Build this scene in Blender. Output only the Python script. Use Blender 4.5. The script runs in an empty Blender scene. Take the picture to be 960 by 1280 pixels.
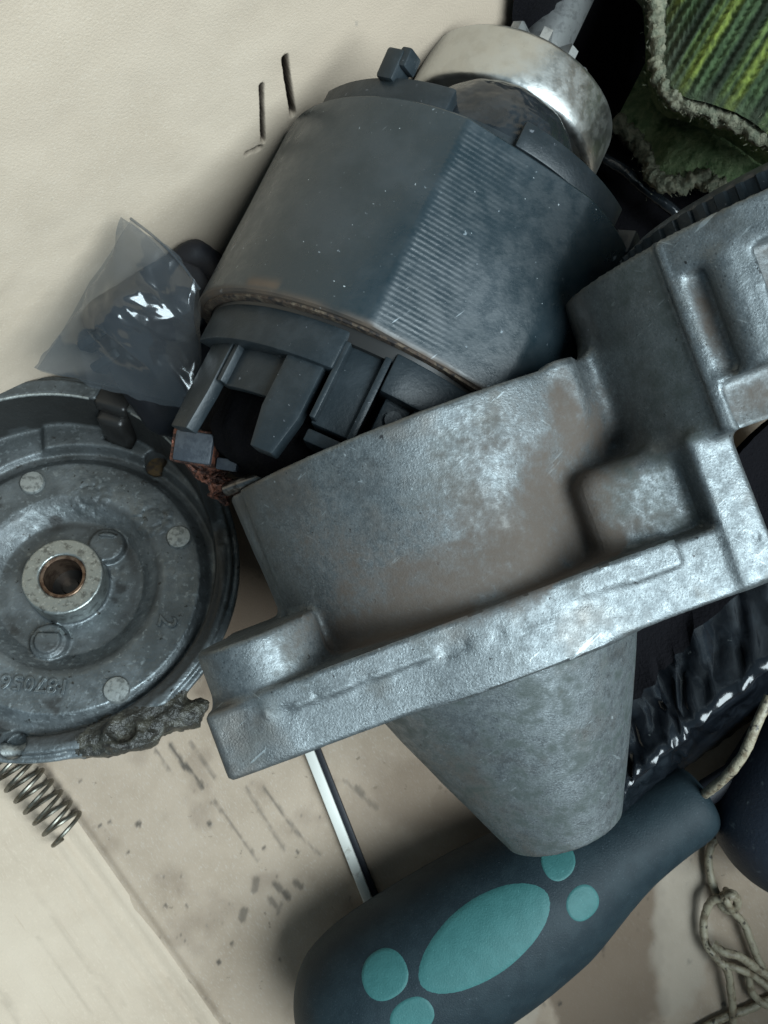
import bpy, bmesh, math, random
import numpy as np
from mathutils import Vector, Matrix

random.seed(7)
RNG = np.random.default_rng(7)
sc = bpy.context.scene
col = sc.collection
MM = 0.001                      # every builder works in millimetres

# ------------------------------------------------------------------ camera
CAM_H, FOC = 250.0, 1065.0      # camera height over the box bottom (mm), focal length in photo pixels
cam_d = bpy.data.cameras.new("camera")
cam_d.sensor_fit = 'VERTICAL'
cam_d.sensor_height = 4.8
cam_d.lens = 4.8 * FOC / 1280.0
cam_d.clip_start = 0.01
cam_d.clip_end = 20
cam_d.dof.use_dof = True
cam_d.dof.focus_distance = 0.165
cam_d.dof.aperture_fstop = 10.0
cam = bpy.data.objects.new("camera", cam_d)
cam.location = (0, 0, CAM_H * MM)
col.objects.link(cam)
sc.camera = cam

# ------------------------------------------------------------------ world and light
world = bpy.data.worlds.new("World")
sc.world = world
world.use_nodes = True
bg = world.node_tree.nodes["Background"]
bg.inputs[0].default_value = (0.55, 0.82, 1.0, 1)
bg.inputs[1].default_value = 0.17

def area(name, loc, target, size, power, color):
    d = bpy.data.lights.new(name, 'AREA')
    d.shape = 'RECTANGLE'
    d.size, d.size_y = size
    d.energy = power
    d.color = color
    o = bpy.data.objects.new(name, d)
    o.location = loc
    o.rotation_euler = (Vector(target) - Vector(loc)).to_track_quat('-Z', 'Y').to_euler()
    col.objects.link(o)
    return o

area("window_light", (0.54, -0.20, 0.89), (0, 0, 0.03), (0.66, 0.66), 18.0, (0.80, 0.94, 1.0))

sc.view_settings.view_transform = 'Standard'
sc.view_settings.look = 'None'
sc.view_settings.gamma = 1.0
sc.view_settings.use_curve_mapping = False
sc.view_settings.exposure = 0.36
sc.cycles.max_bounces = 10
sc.cycles.transparent_max_bounces = 16
sc.cycles.use_denoising = True
sc.cycles.caustics_reflective = False
sc.cycles.caustics_refractive = False

# ------------------------------------------------------------------ helpers
def at(u, v, z):
    """point at height z (mm) measured off photo pixel u, v"""
    k = (CAM_H - z) / FOC
    return np.array([(u - 480) * k, (640 - v) * k, float(z)])

def unit(a):
    a = np.asarray(a, float)
    return a / np.linalg.norm(a)

ORG = {}

def link(o, parent, origin):
    col.objects.link(o)
    if parent is not None:
        o.parent = parent
        ORG[o.name] = ORG[parent.name]
    else:
        o.location = Vector(origin) * MM
        ORG[o.name] = np.asarray(origin, float)

def thing(name, label, cat, origin, group=None):
    o = bpy.data.objects.new(name, None)
    o.empty_display_size = 0.01
    o["label"] = label
    o["category"] = cat
    if group:
        o["group"] = group
    link(o, None, origin)
    return o

def tag(o, label, cat, group=None):
    o["label"] = label
    o["category"] = cat
    if group:
        o["group"] = group
    return o

def mk(name, V, F, mat, parent=None, smooth=True, sharp=40, attrs=None):
    V = np.asarray(V, float).reshape(-1, 3)
    if parent is not None:
        org = ORG[parent.name]
    else:
        org = np.array([V[:, 0].mean(), V[:, 1].mean(), V[:, 2].min()])
    me = bpy.data.meshes.new(name)
    L = (V - org) * MM
    if isinstance(F, np.ndarray):
        k = F.shape[1]
        me.vertices.add(len(L))
        me.vertices.foreach_set("co", L.ravel())
        me.loops.add(F.size)
        me.loops.foreach_set("vertex_index", F.ravel().astype(np.int32))
        me.polygons.add(len(F))
        me.polygons.foreach_set("loop_start", np.arange(0, F.size, k, dtype=np.int32))
        me.update(calc_edges=True)
    else:
        me.from_pydata([tuple(p) for p in L], [], [tuple(f) for f in F])
    me.validate()
    if attrs:
        for an, val in attrs.items():
            val = np.asarray(val, float)
            if val.ndim == 1:
                a = me.attributes.new(an, 'FLOAT', 'POINT')
                a.data.foreach_set("value", val)
            else:
                a = me.attributes.new(an, 'FLOAT_COLOR', 'POINT')
                a.data.foreach_set("color", np.c_[val, np.ones(len(val))].ravel())
    if smooth:
        me.polygons.foreach_set("use_smooth", [True] * len(me.polygons))
        if sharp:
            me.set_sharp_from_angle(angle=math.radians(sharp))
    me.materials.append(mat)
    me.update()
    o = bpy.data.objects.new(name, me)
    link(o, parent, org)
    return o

def merge(parts):
    V, F, n = [], [], 0
    for v, f in parts:
        V.append(np.asarray(v, float))
        F += [tuple(int(i) + n for i in q) for q in f]
        n += len(v)
    return np.vstack(V), F

class Frame:
    def __init__(s, o, x, y, z):
        s.o, s.x, s.y, s.z = [np.asarray(a, float) for a in (o, x, y, z)]
    def __call__(s, p):
        p = np.asarray(p, float)
        return s.o + p[..., 0:1] * s.x + p[..., 1:2] * s.y + p[..., 2:3] * s.z
    def inv(s, w):
        d = np.asarray(w, float) - s.o
        return np.stack([d @ s.x, d @ s.y, d @ s.z], -1)

WORLD = Frame((0, 0, 0), (1, 0, 0), (0, 1, 0), (0, 0, 1))

def frame_axis(o, axis):
    """z along axis, y as far up as it goes, x to the right"""
    a = unit(axis)
    x = unit(np.cross(a, [0, 0, 1.0])) if abs(a[2]) < .99 else np.array([1.0, 0, 0])
    y = np.cross(x, a)
    return Frame(o, x, y, a)

def rbox(c, size, bev=0.5, fr=WORLD, rotz=0, seg=2, taper=(1, 1)):
    bm = bmesh.new()
    bmesh.ops.create_cube(bm, size=1)
    for v in bm.verts:
        k = taper if v.co.z > 0 else (1, 1)
        v.co = Vector((v.co.x * size[0] * k[0], v.co.y * size[1] * k[1], v.co.z * size[2]))
    if bev:
        bmesh.ops.bevel(bm, geom=bm.edges[:], offset=bev, segments=seg, profile=.5, affect='EDGES')
    if rotz:
        bmesh.ops.rotate(bm, verts=bm.verts[:], matrix=Matrix.Rotation(rotz, 3, 'Z'))
    V = np.array([v.co[:] for v in bm.verts]) + np.asarray(c, float)
    F = [[v.index for v in f.verts] for f in bm.faces]
    bm.free()
    return fr(V), F

def tube(pts, r, n=10, caps=True):
    pts = np.asarray(pts, float)
    m = len(pts)
    r = np.broadcast_to(np.asarray(r, float), (m,))
    T = np.gradient(pts, axis=0)
    T /= np.linalg.norm(T, axis=1)[:, None] + 1e-9
    ref = np.array([0, 0, 1.0]) if abs(T[0, 2]) < .9 else np.array([1.0, 0, 0])
    u = unit(np.cross(T[0], ref))
    V = []
    ang = np.linspace(0, 2 * np.pi, n, endpoint=False)
    for i in range(m):
        u = unit(u - T[i] * u.dot(T[i]))
        w = np.cross(T[i], u)
        V.append(pts[i] + r[i] * (np.cos(ang)[:, None] * u + np.sin(ang)[:, None] * w))
    V = np.vstack(V)
    F = []
    for i in range(m - 1):
        for j in range(n):
            F.append((i * n + j, i * n + (j + 1) % n, (i + 1) * n + (j + 1) % n, (i + 1) * n + j))
    if caps:
        F.append(tuple(range(n))[::-1])
        F.append(tuple(range((m - 1) * n, m * n)))
    return V, F

def spline(pts, n=8):
    """Catmull-Rom through the points"""
    p = np.asarray(pts, float)
    p = np.vstack([2 * p[0] - p[1], p, 2 * p[-1] - p[-2]])
    out = []
    for i in range(1, len(p) - 2):
        for t in np.linspace(0, 1, n, endpoint=False):
            a, b, c, d = p[i - 1:i + 3]
            out.append(.5 * (2 * b + (c - a) * t + (2 * a - 5 * b + 4 * c - d) * t * t + (-a + 3 * b - 3 * c + d) * t ** 3))
    out.append(p[-2])
    return np.array(out)

def lathe(prof, fr, n=96, disp=None, closed=False):
    """profile of (s, r) pairs turned round the frame's z; disp(s, theta) adds to r, theta 0 = up, positive = right"""
    prof = np.asarray(prof, float)
    th = np.linspace(0, 2 * np.pi, n, endpoint=False)
    s = np.repeat(prof[:, 0], n)
    r = np.repeat(prof[:, 1], n)
    t = np.tile(th, len(prof))
    if disp is not None:
        r = r + disp(s, (t + np.pi) % (2 * np.pi) - np.pi)
    V = fr(np.stack([np.sin(t) * r, np.cos(t) * r, s], -1))
    m = len(prof)
    i, j = np.meshgrid(np.arange(m if closed else m - 1), np.arange(n), indexing='ij')
    i2, j2 = (i + 1) % m, (j + 1) % n
    F = np.stack([i * n + j, i2 * n + j, i2 * n + j2, i * n + j2], -1).reshape(-1, 4)
    return V, F

def wedge(fr, s0, s1, t0, t1, r0, r1, nt=6, tip=None, bev=0.4, mid=None):
    """curved block round the frame axis: s range, angle range (deg), radius range; tip=(t0,t1) angles at the s0 end"""
    bm = bmesh.new()
    rows = []
    for s, (a, b) in ((s0, tip or (t0, t1)), (s1, (t0, t1))):
        for r in (r0, r1):
            row = []
            for k in range(nt + 1):
                t = math.radians(a + (b - a) * k / nt)
                row.append(bm.verts.new((math.sin(t) * r, math.cos(t) * r, s)))
            rows.append(row)
    A, B, C, D = rows
    Mi = Mo = None
    if mid is not None:
        Mi, Mo = [[bm.verts.new((math.sin(math.radians(t0 + (t1 - t0) * k / nt)) * r, math.cos(math.radians(t0 + (t1 - t0) * k / nt)) * r, mid)) for k in range(nt + 1)] for r in (r0, r1)]
    def strip(p, q):
        for k in range(nt):
            bm.faces.new((p[k], p[k + 1], q[k + 1], q[k]))
    if mid is None:
        strip(A, B); strip(B, D); strip(D, C); strip(C, A)
        bm.faces.new((A[0], B[0], D[0], C[0]))
        bm.faces.new((A[-1], C[-1], D[-1], B[-1]))
    else:
        strip(A, B); strip(B, Mo); strip(Mo, D); strip(D, C); strip(C, Mi); strip(Mi, A)
        for p, q, r_, t_ in ((A, B, Mo, Mi), (Mi, Mo, D, C)):
            bm.faces.new((p[0], q[0], r_[0], t_[0]))
            bm.faces.new((p[-1], t_[-1], r_[-1], q[-1]))
    bmesh.ops.recalc_face_normals(bm, faces=bm.faces[:])
    if bev:
        es = [e for e in bm.edges if len(e.link_faces) == 2 and e.calc_face_angle() > .5]
        bmesh.ops.bevel(bm, geom=es, offset=bev, segments=2, profile=.5, affect='EDGES')
    bm.verts.index_update()
    V = np.array([v.co[:] for v in bm.verts])
    F = [[v.index for v in f.verts] for f in bm.faces]
    bm.free()
    return fr(V), F

def hash3(i, j, k):
    n = (i * 374761393 + j * 668265263 + k * 1440662683) & 0xffffffff
    n = ((n ^ (n >> 13)) * 1274126177) & 0xffffffff
    n = ((n ^ (n >> 16)) * 2246822519) & 0xffffffff
    return ((n ^ (n >> 15)) & 0xffff) / 65535.0

def vnoise(x, y, z):
    x, y, z = np.broadcast_arrays(np.asarray(x, float), np.asarray(y, float), np.asarray(z, float))
    xi, yi, zi = [np.floor(a).astype(np.int64) for a in (x, y, z)]
    fx, fy, fz = x - xi, y - yi, z - zi
    fx, fy, fz = [a * a * (3 - 2 * a) for a in (fx, fy, fz)]
    r = 0
    for a in (0, 1):
        for b in (0, 1):
            for c in (0, 1):
                w = (fx if a else 1 - fx) * (fy if b else 1 - fy) * (fz if c else 1 - fz)
                r = r + w * hash3(xi + a, yi + b, zi + c)
    return r * 2 - 1

def fbm(x, y, z, o=3):
    r, a, f = 0, .55, 1.0
    for k in range(o):
        r = r + a * vnoise(x * f + 17.3 * k, y * f + 5.1 * k, z * f + 9.7 * k)
        a *= .5
        f *= 2.03
    return r

def sstep(a, b, x):
    t = np.clip((x - a) / (b - a), 0, 1)
    return t * t * (3 - 2 * t)

def smin(a, b, k):
    h = np.clip(.5 + .5 * (b - a) / k, 0, 1)
    return b + (a - b) * h - k * h * (1 - h)

def smax(a, b, k):
    return -smin(-a, -b, k)

def roughen(d, X, Y, Z, fn, band=2.5):
    """add fn(x, y, z) to the distance d, only near the surface"""
    m = np.abs(d) < band
    d = d.copy()
    d[m] += fn(X[m], Y[m], Z[m])
    return d

def sbox(X, Y, Z, lo, hi, r=0.0):
    c = [(a + b) / 2 for a, b in zip(lo, hi)]
    h = [(b - a) / 2 - r for a, b in zip(lo, hi)]
    qx, qy, qz = np.abs(X - c[0]) - h[0], np.abs(Y - c[1]) - h[1], np.abs(Z - c[2]) - h[2]
    out = np.sqrt(np.maximum(qx, 0) ** 2 + np.maximum(qy, 0) ** 2 + np.maximum(qz, 0) ** 2)
    return out + np.minimum(np.maximum(qx, np.maximum(qy, qz)), 0) - r

def nets(f, lo, hi, h, relax=1):
    """surface of f = 0 on a grid of pitch h (naive surface nets), vertices pulled onto the surface"""
    ax = [np.arange(a, b + h, h) for a, b in zip(lo, hi)]
    X, Y, Z = np.meshgrid(*ax, indexing='ij')
    D = f(X, Y, Z)
    D[0] = D[-1] = 1; D[:, 0] = D[:, -1] = 1; D[:, :, 0] = D[:, :, -1] = 1
    ins = D < 0
    nx, ny, nz = D.shape
    acc = np.zeros((nx - 1, ny - 1, nz - 1, 3))
    cnt = np.zeros((nx - 1, ny - 1, nz - 1))
    corners = [(a, b, c) for a in (0, 1) for b in (0, 1) for c in (0, 1)]
    def sl(c):
        return (slice(c[0], nx - 1 + c[0]), slice(c[1], ny - 1 + c[1]), slice(c[2], nz - 1 + c[2]))
    for ca in corners:
        for d in range(3):
            if ca[d] == 0:
                cb = list(ca); cb[d] = 1
                A, B = D[sl(ca)], D[sl(cb)]
                m = (A < 0) != (B < 0)
                t = np.where(m, A / np.where(m, A - B, 1), 0)
                for e in range(3):
                    acc[..., e] += np.where(m, ca[e] + (t if e == d else 0), 0)
                cnt += m
    act = cnt > 0
    idx = -np.ones(act.shape, np.int64)
    idx[act] = np.arange(act.sum())
    g = np.argwhere(act)
    V = (g + acc[act] / cnt[act][:, None]) * h + np.array(lo)
    Q = []
    for d in range(3):
        e1, e2 = (d + 1) % 3, (d + 2) % 3
        sa = [slice(1, -1)] * 3; sa[d] = slice(0, -1)
        sb = list(sa); sb[d] = slice(1, None)
        A, B = ins[tuple(sa)], ins[tuple(sb)]
        p = np.argwhere(A != B)
        flip = A[A != B]
        off = np.ones(3, int); off[d] = 0
        base = p + off
        def cell(o1, o2):
            q = base.copy(); q[:, e1] -= o1; q[:, e2] -= o2
            return idx[q[:, 0], q[:, 1], q[:, 2]]
        q = np.stack([cell(1, 1), cell(0, 1), cell(0, 0), cell(1, 0)], -1)
        q[~flip] = q[~flip][:, ::-1]
        Q.append(q)
    Q = np.vstack(Q)
    Q = Q[(Q >= 0).all(1)]
    for _ in range(relax):
        e = h * .3
        d0 = f(V[:, 0], V[:, 1], V[:, 2])
        G = np.stack([f(*(V + np.eye(3)[k] * e).T) - d0 for k in range(3)], -1) / e
        n2 = np.maximum((G ** 2).sum(1), .25)
        V = V - np.clip(d0 / n2, -h * .6, h * .6)[:, None] * G
    return V, Q

def submesh(V, F, sel):
    F = F[sel]
    u, inv = np.unique(F, return_inverse=True)
    return V[u], inv.reshape(F.shape), u

def grid_faces(n, m, wrap=False):
    i, j = np.meshgrid(np.arange(n - 1), np.arange(m if wrap else m - 1), indexing='ij')
    j2 = (j + 1) % m
    return np.stack([i * m + j, (i + 1) * m + j, (i + 1) * m + j2, i * m + j2], -1).reshape(-1, 4)

# ------------------------------------------------------------------ materials
def mat(name, base, rough=.6, metal=0.0, layers=(), attrs=(), bumps=(), spec=.5, rough_noise=None, coat=0.0, attr_noise=0.0):
    """layers: (scale per mm, detail, lo, hi, colour, stretch xyz[, what]) mixed over the base by noise;
       attrs: (attribute, colour, roughness) mixed over by a mesh attribute; bumps: (scale, detail, height mm)"""
    m = bpy.data.materials.new(name)
    m.use_nodes = True
    nt = m.node_tree
    N, Lk = nt.nodes, nt.links
    b = N["Principled BSDF"]
    b.inputs["Roughness"].default_value = rough
    b.inputs["Metallic"].default_value = metal
    b.inputs["Specular IOR Level"].default_value = spec
    b.inputs["Coat Weight"].default_value = coat
    tc = N.new("ShaderNodeTexCoord")
    def noise(scale, detail, stretch=(1, 1, 1), rot=(0, 0, 0)):
        mp = N.new("ShaderNodeMapping")
        mp.inputs["Scale"].default_value = tuple(1000 * scale * s for s in stretch)
        mp.inputs["Rotation"].default_value = rot
        if rot != (0, 0, 0):
            mp.vector_type = 'POINT'
            mp0 = N.new("ShaderNodeMapping")
            mp0.inputs["Rotation"].default_value = rot
            mp.inputs["Rotation"].default_value = (0, 0, 0)
            Lk.new(tc.outputs["Object"], mp0.inputs["Vector"])
            Lk.new(mp0.outputs[0], mp.inputs["Vector"])
        else:
            Lk.new(tc.outputs["Object"], mp.inputs["Vector"])
        t = N.new("ShaderNodeTexNoise")
        t.inputs["Scale"].default_value = 1
        t.inputs["Detail"].default_value = detail
        t.inputs["Roughness"].default_value = .6
        Lk.new(mp.outputs[0], t.inputs["Vector"])
        return t.outputs["Fac"]
    def ramp(src, lo, hi):
        r = N.new("ShaderNodeMapRange")
        r.interpolation_type = 'SMOOTHSTEP'
        r.inputs["From Min"].default_value = lo
        r.inputs["From Max"].default_value = hi
        Lk.new(src, r.inputs["Value"])
        return r.outputs[0]
    def mixc(fac, a, c):
        x = N.new("ShaderNodeMix")
        x.data_type = 'RGBA'
        Lk.new(fac, x.inputs[0])
        if isinstance(a, tuple):
            x.inputs[6].default_value = (*a, 1)
        else:
            Lk.new(a, x.inputs[6])
        if isinstance(c, tuple):
            x.inputs[7].default_value = (*c, 1)
        else:
            Lk.new(c, x.inputs[7])
        return x.outputs[2]
    def mixf(fac, a, c):
        x = N.new("ShaderNodeMix")
        Lk.new(fac, x.inputs[0])
        for k, val in ((2, a), (3, c)):
            if isinstance(val, (int, float)):
                x.inputs[k].default_value = val
            else:
                Lk.new(val, x.inputs[k])
        return x.outputs[0]
    cur, rg, mt = base, rough, metal
    if isinstance(base, str):
        a = N.new("ShaderNodeAttribute"); a.attribute_name = base
        cur = a.outputs["Color"]
    for l in layers:
        sc_, det, lo, hi, c = l[:5]
        st = l[5] if len(l) > 5 else (1, 1, 1)
        rot = l[6] if len(l) > 6 else (0, 0, 0)
        fac = ramp(noise(sc_, det, st, rot), lo, hi)
        cur = mixc(fac, cur, c)
    if rough_noise:
        sc_, lo, hi = rough_noise
        rg = mixf(ramp(noise(sc_, 4), .35, .65), lo, hi)
    for an, c, r in attrs:
        a = N.new("ShaderNodeAttribute"); a.attribute_name = an
        cl = N.new("ShaderNodeClamp")
        if attr_noise:
            # break the edge of the deposit up with grain
            nz = noise(attr_noise, 5)
            m1 = N.new("ShaderNodeMath"); m1.operation = 'MULTIPLY_ADD'
            m1.inputs[1].default_value = .8; m1.inputs[2].default_value = -.40
            Lk.new(nz, m1.inputs[0])
            m2 = N.new("ShaderNodeMath"); m2.operation = 'ADD'
            Lk.new(a.outputs["Fac"], m2.inputs[0]); Lk.new(m1.outputs[0], m2.inputs[1])
            r0 = N.new("ShaderNodeMapRange"); r0.interpolation_type = 'SMOOTHSTEP'
            r0.inputs["From Min"].default_value = .05; r0.inputs["From Max"].default_value = 1.05; r0.inputs["To Max"].default_value = .92
            Lk.new(m2.outputs[0], r0.inputs["Value"])
            Lk.new(r0.outputs[0], cl.inputs[0])
        else:
            Lk.new(a.outputs["Fac"], cl.inputs[0])
        cur = mixc(cl.outputs[0], cur, c)
        rg = mixf(cl.outputs[0], rg, r)
        mt = mixf(cl.outputs[0], mt, 0.0)
    if isinstance(cur, tuple):
        b.inputs["Base Color"].default_value = (*cur, 1)
    else:
        Lk.new(cur, b.inputs["Base Color"])
    for val, key in ((rg, "Roughness"), (mt, "Metallic")):
        if not isinstance(val, (int, float)):
            Lk.new(val, b.inputs[key])
    nrm = None
    for l in bumps:
        sc_, det, hgt = l[:3]
        st = l[3] if len(l) > 3 else (1, 1, 1)
        rot = l[4] if len(l) > 4 else (0, 0, 0)
        bp = N.new("ShaderNodeBump")
        bp.inputs["Strength"].default_value = 1
        bp.inputs["Distance"].default_value = hgt * MM
        Lk.new(noise(sc_, det, st, rot), bp.inputs["Height"])
        if nrm is not None:
            Lk.new(nrm, bp.inputs["Normal"])
        nrm = bp.outputs[0]
    if nrm is not None:
        Lk.new(nrm, b.inputs["Normal"])
    return m

def film_mat(name, tint, gloss=.10, rough=.12, haze=.06, haze_col=(.6, .65, .7)):
    """thin plastic film: see-through, with a fresnel sheen"""
    m = bpy.data.materials.new(name)
    m.use_nodes = True
    nt = m.node_tree
    N, Lk = nt.nodes, nt.links
    N.remove(N["Principled BSDF"])
    out = N["Material Output"]
    tr = N.new("ShaderNodeBsdfTransparent"); tr.inputs[0].default_value = (*tint, 1)
    gl = N.new("ShaderNodeBsdfGlossy"); gl.inputs[0].default_value = (.95, .98, 1, 1); gl.inputs["Roughness"].default_value = rough
    df = N.new("ShaderNodeBsdfDiffuse"); df.inputs[0].default_value = (*haze_col, 1)
    fr = N.new("ShaderNodeFresnel"); 
    ge = N.new("ShaderNodeNewGeometry")
    ir = N.new("ShaderNodeMapRange"); ir.inputs["To Min"].default_value = 1.42; ir.inputs["To Max"].default_value = 1 / 1.42
    Lk.new(ge.outputs["Backfacing"], ir.inputs["Value"]); Lk.new(ir.outputs[0], fr.inputs["IOR"])
    ad = N.new("ShaderNodeMath"); ad.operation = 'ADD'; ad.use_clamp = True
    ad.inputs[1].default_value = gloss
    Lk.new(fr.outputs[0], ad.inputs[0])
    m1 = N.new("ShaderNodeMixShader"); m1.inputs[0].default_value = haze
    Lk.new(tr.outputs[0], m1.inputs[1]); Lk.new(df.outputs[0], m1.inputs[2])
    m2 = N.new("ShaderNodeMixShader")
    Lk.new(ad.outputs[0], m2.inputs[0]); Lk.new(m1.outputs[0], m2.inputs[1]); Lk.new(gl.outputs[0], m2.inputs[2])
    Lk.new(m2.outputs[0], out.inputs["Surface"])
    return m

BOXROT = math.radians(-35)
M = {}
M['card'] = mat('cardboard', (.375, .298, .228), .88, layers=[
    (.05, 4, .35, .7, (.325, .255, .19)), (2.2, 3, .5, .8, (.41, .345, .285), (1, .35, 1), (0, 0, BOXROT)),
    (.35, 5, .66, .74, (.22, .175, .13))],
    attrs=[('stain', (.125, .088, .062), .8), ('mark', (.035, .033, .03), .8), ('pale', (.41, .355, .29), .8)],
    bumps=[(1.8, 4, .08)], spec=.2)
M['card_wall'] = mat('cardboard_wall', (.55, .45, .35), .88, layers=[
    (.04, 4, .35, .7, (.50, .405, .31)), (2.2, 3, .5, .8, (.60, .505, .405), (1, .3, 1), (0, 0, BOXROT)), (.012, 3, .4, .65, (.52, .42, .325)),
    (.3, 5, .68, .76, (.42, .35, .28))],
    attrs=[('mark', (.02, .014, .010), .9)],
    bumps=[(2.2, 4, .10)], spec=.2)
M['card_flap'] = mat('cardboard_flap', (.46, .375, .29), .88, layers=[
    (.05, 4, .35, .7, (.41, .33, .252)), (2.2, 3, .5, .8, (.50, .415, .325), (1, .3, 1), (0, 0, BOXROT)), (.012, 3, .4, .65, (.50, .415, .325)),
    (.9, 4, .60, .82, (.41, .33, .252), (1, .05, 1), (0, 0, BOXROT))],
    attrs=[('mark', (.10, .08, .06), .9)], bumps=[(1.6, 4, .07), (.5, 3, .12, (1, .05, 1), (0, 0, BOXROT))], spec=.2)
M['alu'] = mat('cast_aluminium', (.120, .134, .139), .48, .75, layers=[
    (.05, 4, .34, .64, (.150, .167, .173)), (1.9, 3, .42, .70, (.180, .199, .206)), (.9, 6, .50, .74, (.200, .221, .229), (1, .5, .5), (0, 0, .35)),
    (3.0, 3, .57, .72, (.255, .282, .292)), (2.3, 3, .57, .72, (.075, .083, .086)), (.12, 6, .55, .72, (.105, .110, .108)), (.035, 4, .50, .68, (.135, .128, .118)), (.7, 3, .70, .735, (.045, .046, .047)), (.6, 3, .72, .745, (.33, .36, .372)),
    (1.0, 2, .71, .75, (.28, .31, .32), (1, .07, .2), (0, 0, .8)), (1.0, 2, .72, .76, (.28, .31, .32), (.08, 1, .2), (0, 0, .5))],
    attrs=[('grime_shade', (.034, .044, .040), .58), ('dirt_tone', (.082, .062, .048), .9)], rough_noise=(.4, .40, .56),
    bumps=[(2.6, 4, .08), (.9, 3, .04)], attr_noise=.8)
M['alu_cap'] = mat('oily_cast_aluminium', (.125, .140, .145), .38, .7, layers=[
    (.12, 4, .40, .64, (.19, .212, .222)), (.7, 5, .55, .68, (.26, .29, .30)), (.5, 5, .63, .70, (.045, .045, .042))],
    attrs=[('dirt_tone', (.016, .0155, .014), .55)], rough_noise=(.4, .32, .55), bumps=[(1.5, 4, .10), (.5, 3, .2)])
M['rivet'] = mat('pale_rivet', (.36, .38, .37), .5, .7, layers=[(.8, 5, .45, .65, (.18, .19, .185))], bumps=[(1.2, 3, .1)])
M['boss'] = mat('machined_boss', (.32, .34, .325), .36, .85, layers=[(.5, 5, .50, .66, (.16, .165, .155)), (1.4, 4, .55, .7, (.46, .48, .46))], bumps=[(1, 3, .08)])
M['bronze'] = mat('bronze_bush', (.20, .135, .095), .35, .8, layers=[(.5, 3, .45, .6, (.10, .06, .04))])
M['black_hole'] = mat('oily_dark', (.02, .019, .018), .35)
M['amber'] = mat('amber_rust', (.075, .045, .016), .7, layers=[(.5, 4, .4, .6, (.03, .02, .012))])
M['yoke'] = mat('black_painted_steel', (.010, .0205, .0265), .30, .0, layers=[
    (.08, 4, .4, .65, (.020, .031, .038)), (.55, 3, .71, .76, (.15, .18, .20)), (.9, 2, .745, .785, (.36, .40, .42)), (1.6, 3, .70, .76, (.10, .12, .13)), (.9, 2, .73, .76, (.22, .25, .27), (1, .05, .3), (0, 0, .9))],
    rough_noise=(.3, .27, .40), bumps=[(1.3, 4, .03)], spec=.75, attrs=[('rust', (.10, .065, .04), .9)])
M['rust'] = mat('rusty_edge', (.060, .040, .028), .85, .1, layers=[(.7, 4, .45, .62, (.13, .10, .07)), (.5, 4, .5, .62, (.02, .016, .015))], bumps=[(1, 4, .3)])
M['plastic'] = mat('black_plastic', (.014, .020, .024), .42, 0, layers=[
    (.2, 4, .4, .65, (.022, .029, .034)), (.6, 3, .69, .74, (.11, .12, .135)), (1.2, 3, .70, .78, (.16, .17, .18))], bumps=[(1.2, 4, .08)], spec=.35)
M['gloss_black'] = mat('glossy_black_plastic', (.012, .015, .018), .18, 0, layers=[(.2, 3, .4, .6, (.02, .024, .028))], bumps=[(.18, 2, .9)])
M['rubber'] = mat('matt_black_rubber', (.010, .011, .015), .55, 0, bumps=[(1.2, 3, .05)], spec=.3)
M['carbon'] = mat('carbon_brush', (.042, .050, .062), .5, .2, layers=[(.4, 3, .45, .6, (.062, .072, .085))], bumps=[(1.2, 3, .1)])
M['copper'] = mat('rusty_copper', (.17, .065, .040), .6, .35, layers=[(.5, 4, .42, .58, (.035, .016, .012)), (.6, 3, .62, .7, (.42, .17, .12))], bumps=[(1.2, 4, .4)])
M['steel'] = mat('worn_steel', (.64, .655, .64), .30, 1.0, layers=[
    (.25, 4, .45, .65, (.59, .60, .58)), (.9, 4, .68, .76, (.4, .4, .38))], rough_noise=(.4, .32, .42), bumps=[(1.3, 3, .04)])
M['steel_satin'] = mat('satin_steel', (.62, .63, .62), .42, .9, layers=[(.5, 4, .5, .65, (.45, .455, .45))], bumps=[(1.3, 3, .04)])
M['steel_dark'] = mat('dark_steel', (.22, .21, .20), .32, .9, layers=[(.5, 4, .45, .6, (.10, .09, .08))])
M['spring'] = mat('spring_wire', (.17, .165, .14), .4, .9, layers=[(.5, 4, .45, .6, (.12, .11, .085))])
M['navy'] = mat('navy_rubber', (.009, .018, .0235), .60, 0, layers=[
    (.15, 3, .4, .6, (.013, .024, .030)), (1.2, 3, .70, .77, (.07, .09, .105)), (3.0, 3, .6, .75, (.045, .058, .072))], bumps=[(2.4, 3, .10)], spec=.25)
M['teal'] = mat('teal_rubber', (.025, .108, .106), .62, 0, layers=[
    (.3, 4, .4, .6, (.030, .120, .118)), (1.4, 3, .62, .75, (.05, .165, .16))], bumps=[(2.2, 3, .10)], spec=.4)
M['white_pl'] = mat('white_plastic', (.62, .62, .57), .5, 0, layers=[(.4, 4, .6, .7, (.45, .44, .39))])
M['string'] = mat('waxed_string', (.30, .265, .19), .5, 0, layers=[(.35, 4, .46, .62, (.17, .135, .09)), (.5, 4, .58, .68, (.05, .04, .03))], bumps=[(1.6, 3, .18)])
M['film'] = film_mat('clear_film', (.54, .56, .58), .03, .15, .035)
M['film_back'] = film_mat('clear_film_back', (.72, .74, .76), .0, .3, .02)
M['dark_film'] = mat('black_film', (.006, .0075, .010), .17, 0, layers=[(.2, 4, .45, .65, (.012, .015, .019)), (.3, 4, .68, .76, (.10, .11, .11))], spec=.55, bumps=[(.9, 3, .04)])
M['near_black'] = mat('cloth_and_shade', (.0045, .0042, .0055), .9, 0, bumps=[(1.2, 4, .4)], spec=.1)
M['grease'] = mat('hardened_grease', (.024, .023, .019), .34, 0, layers=[(.3, 5, .45, .62, (.05, .047, .036)), (.4, 4, .55, .66, (.018, .016, .014))], bumps=[(.7, 4, .7), (2, 3, .15)])
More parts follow.
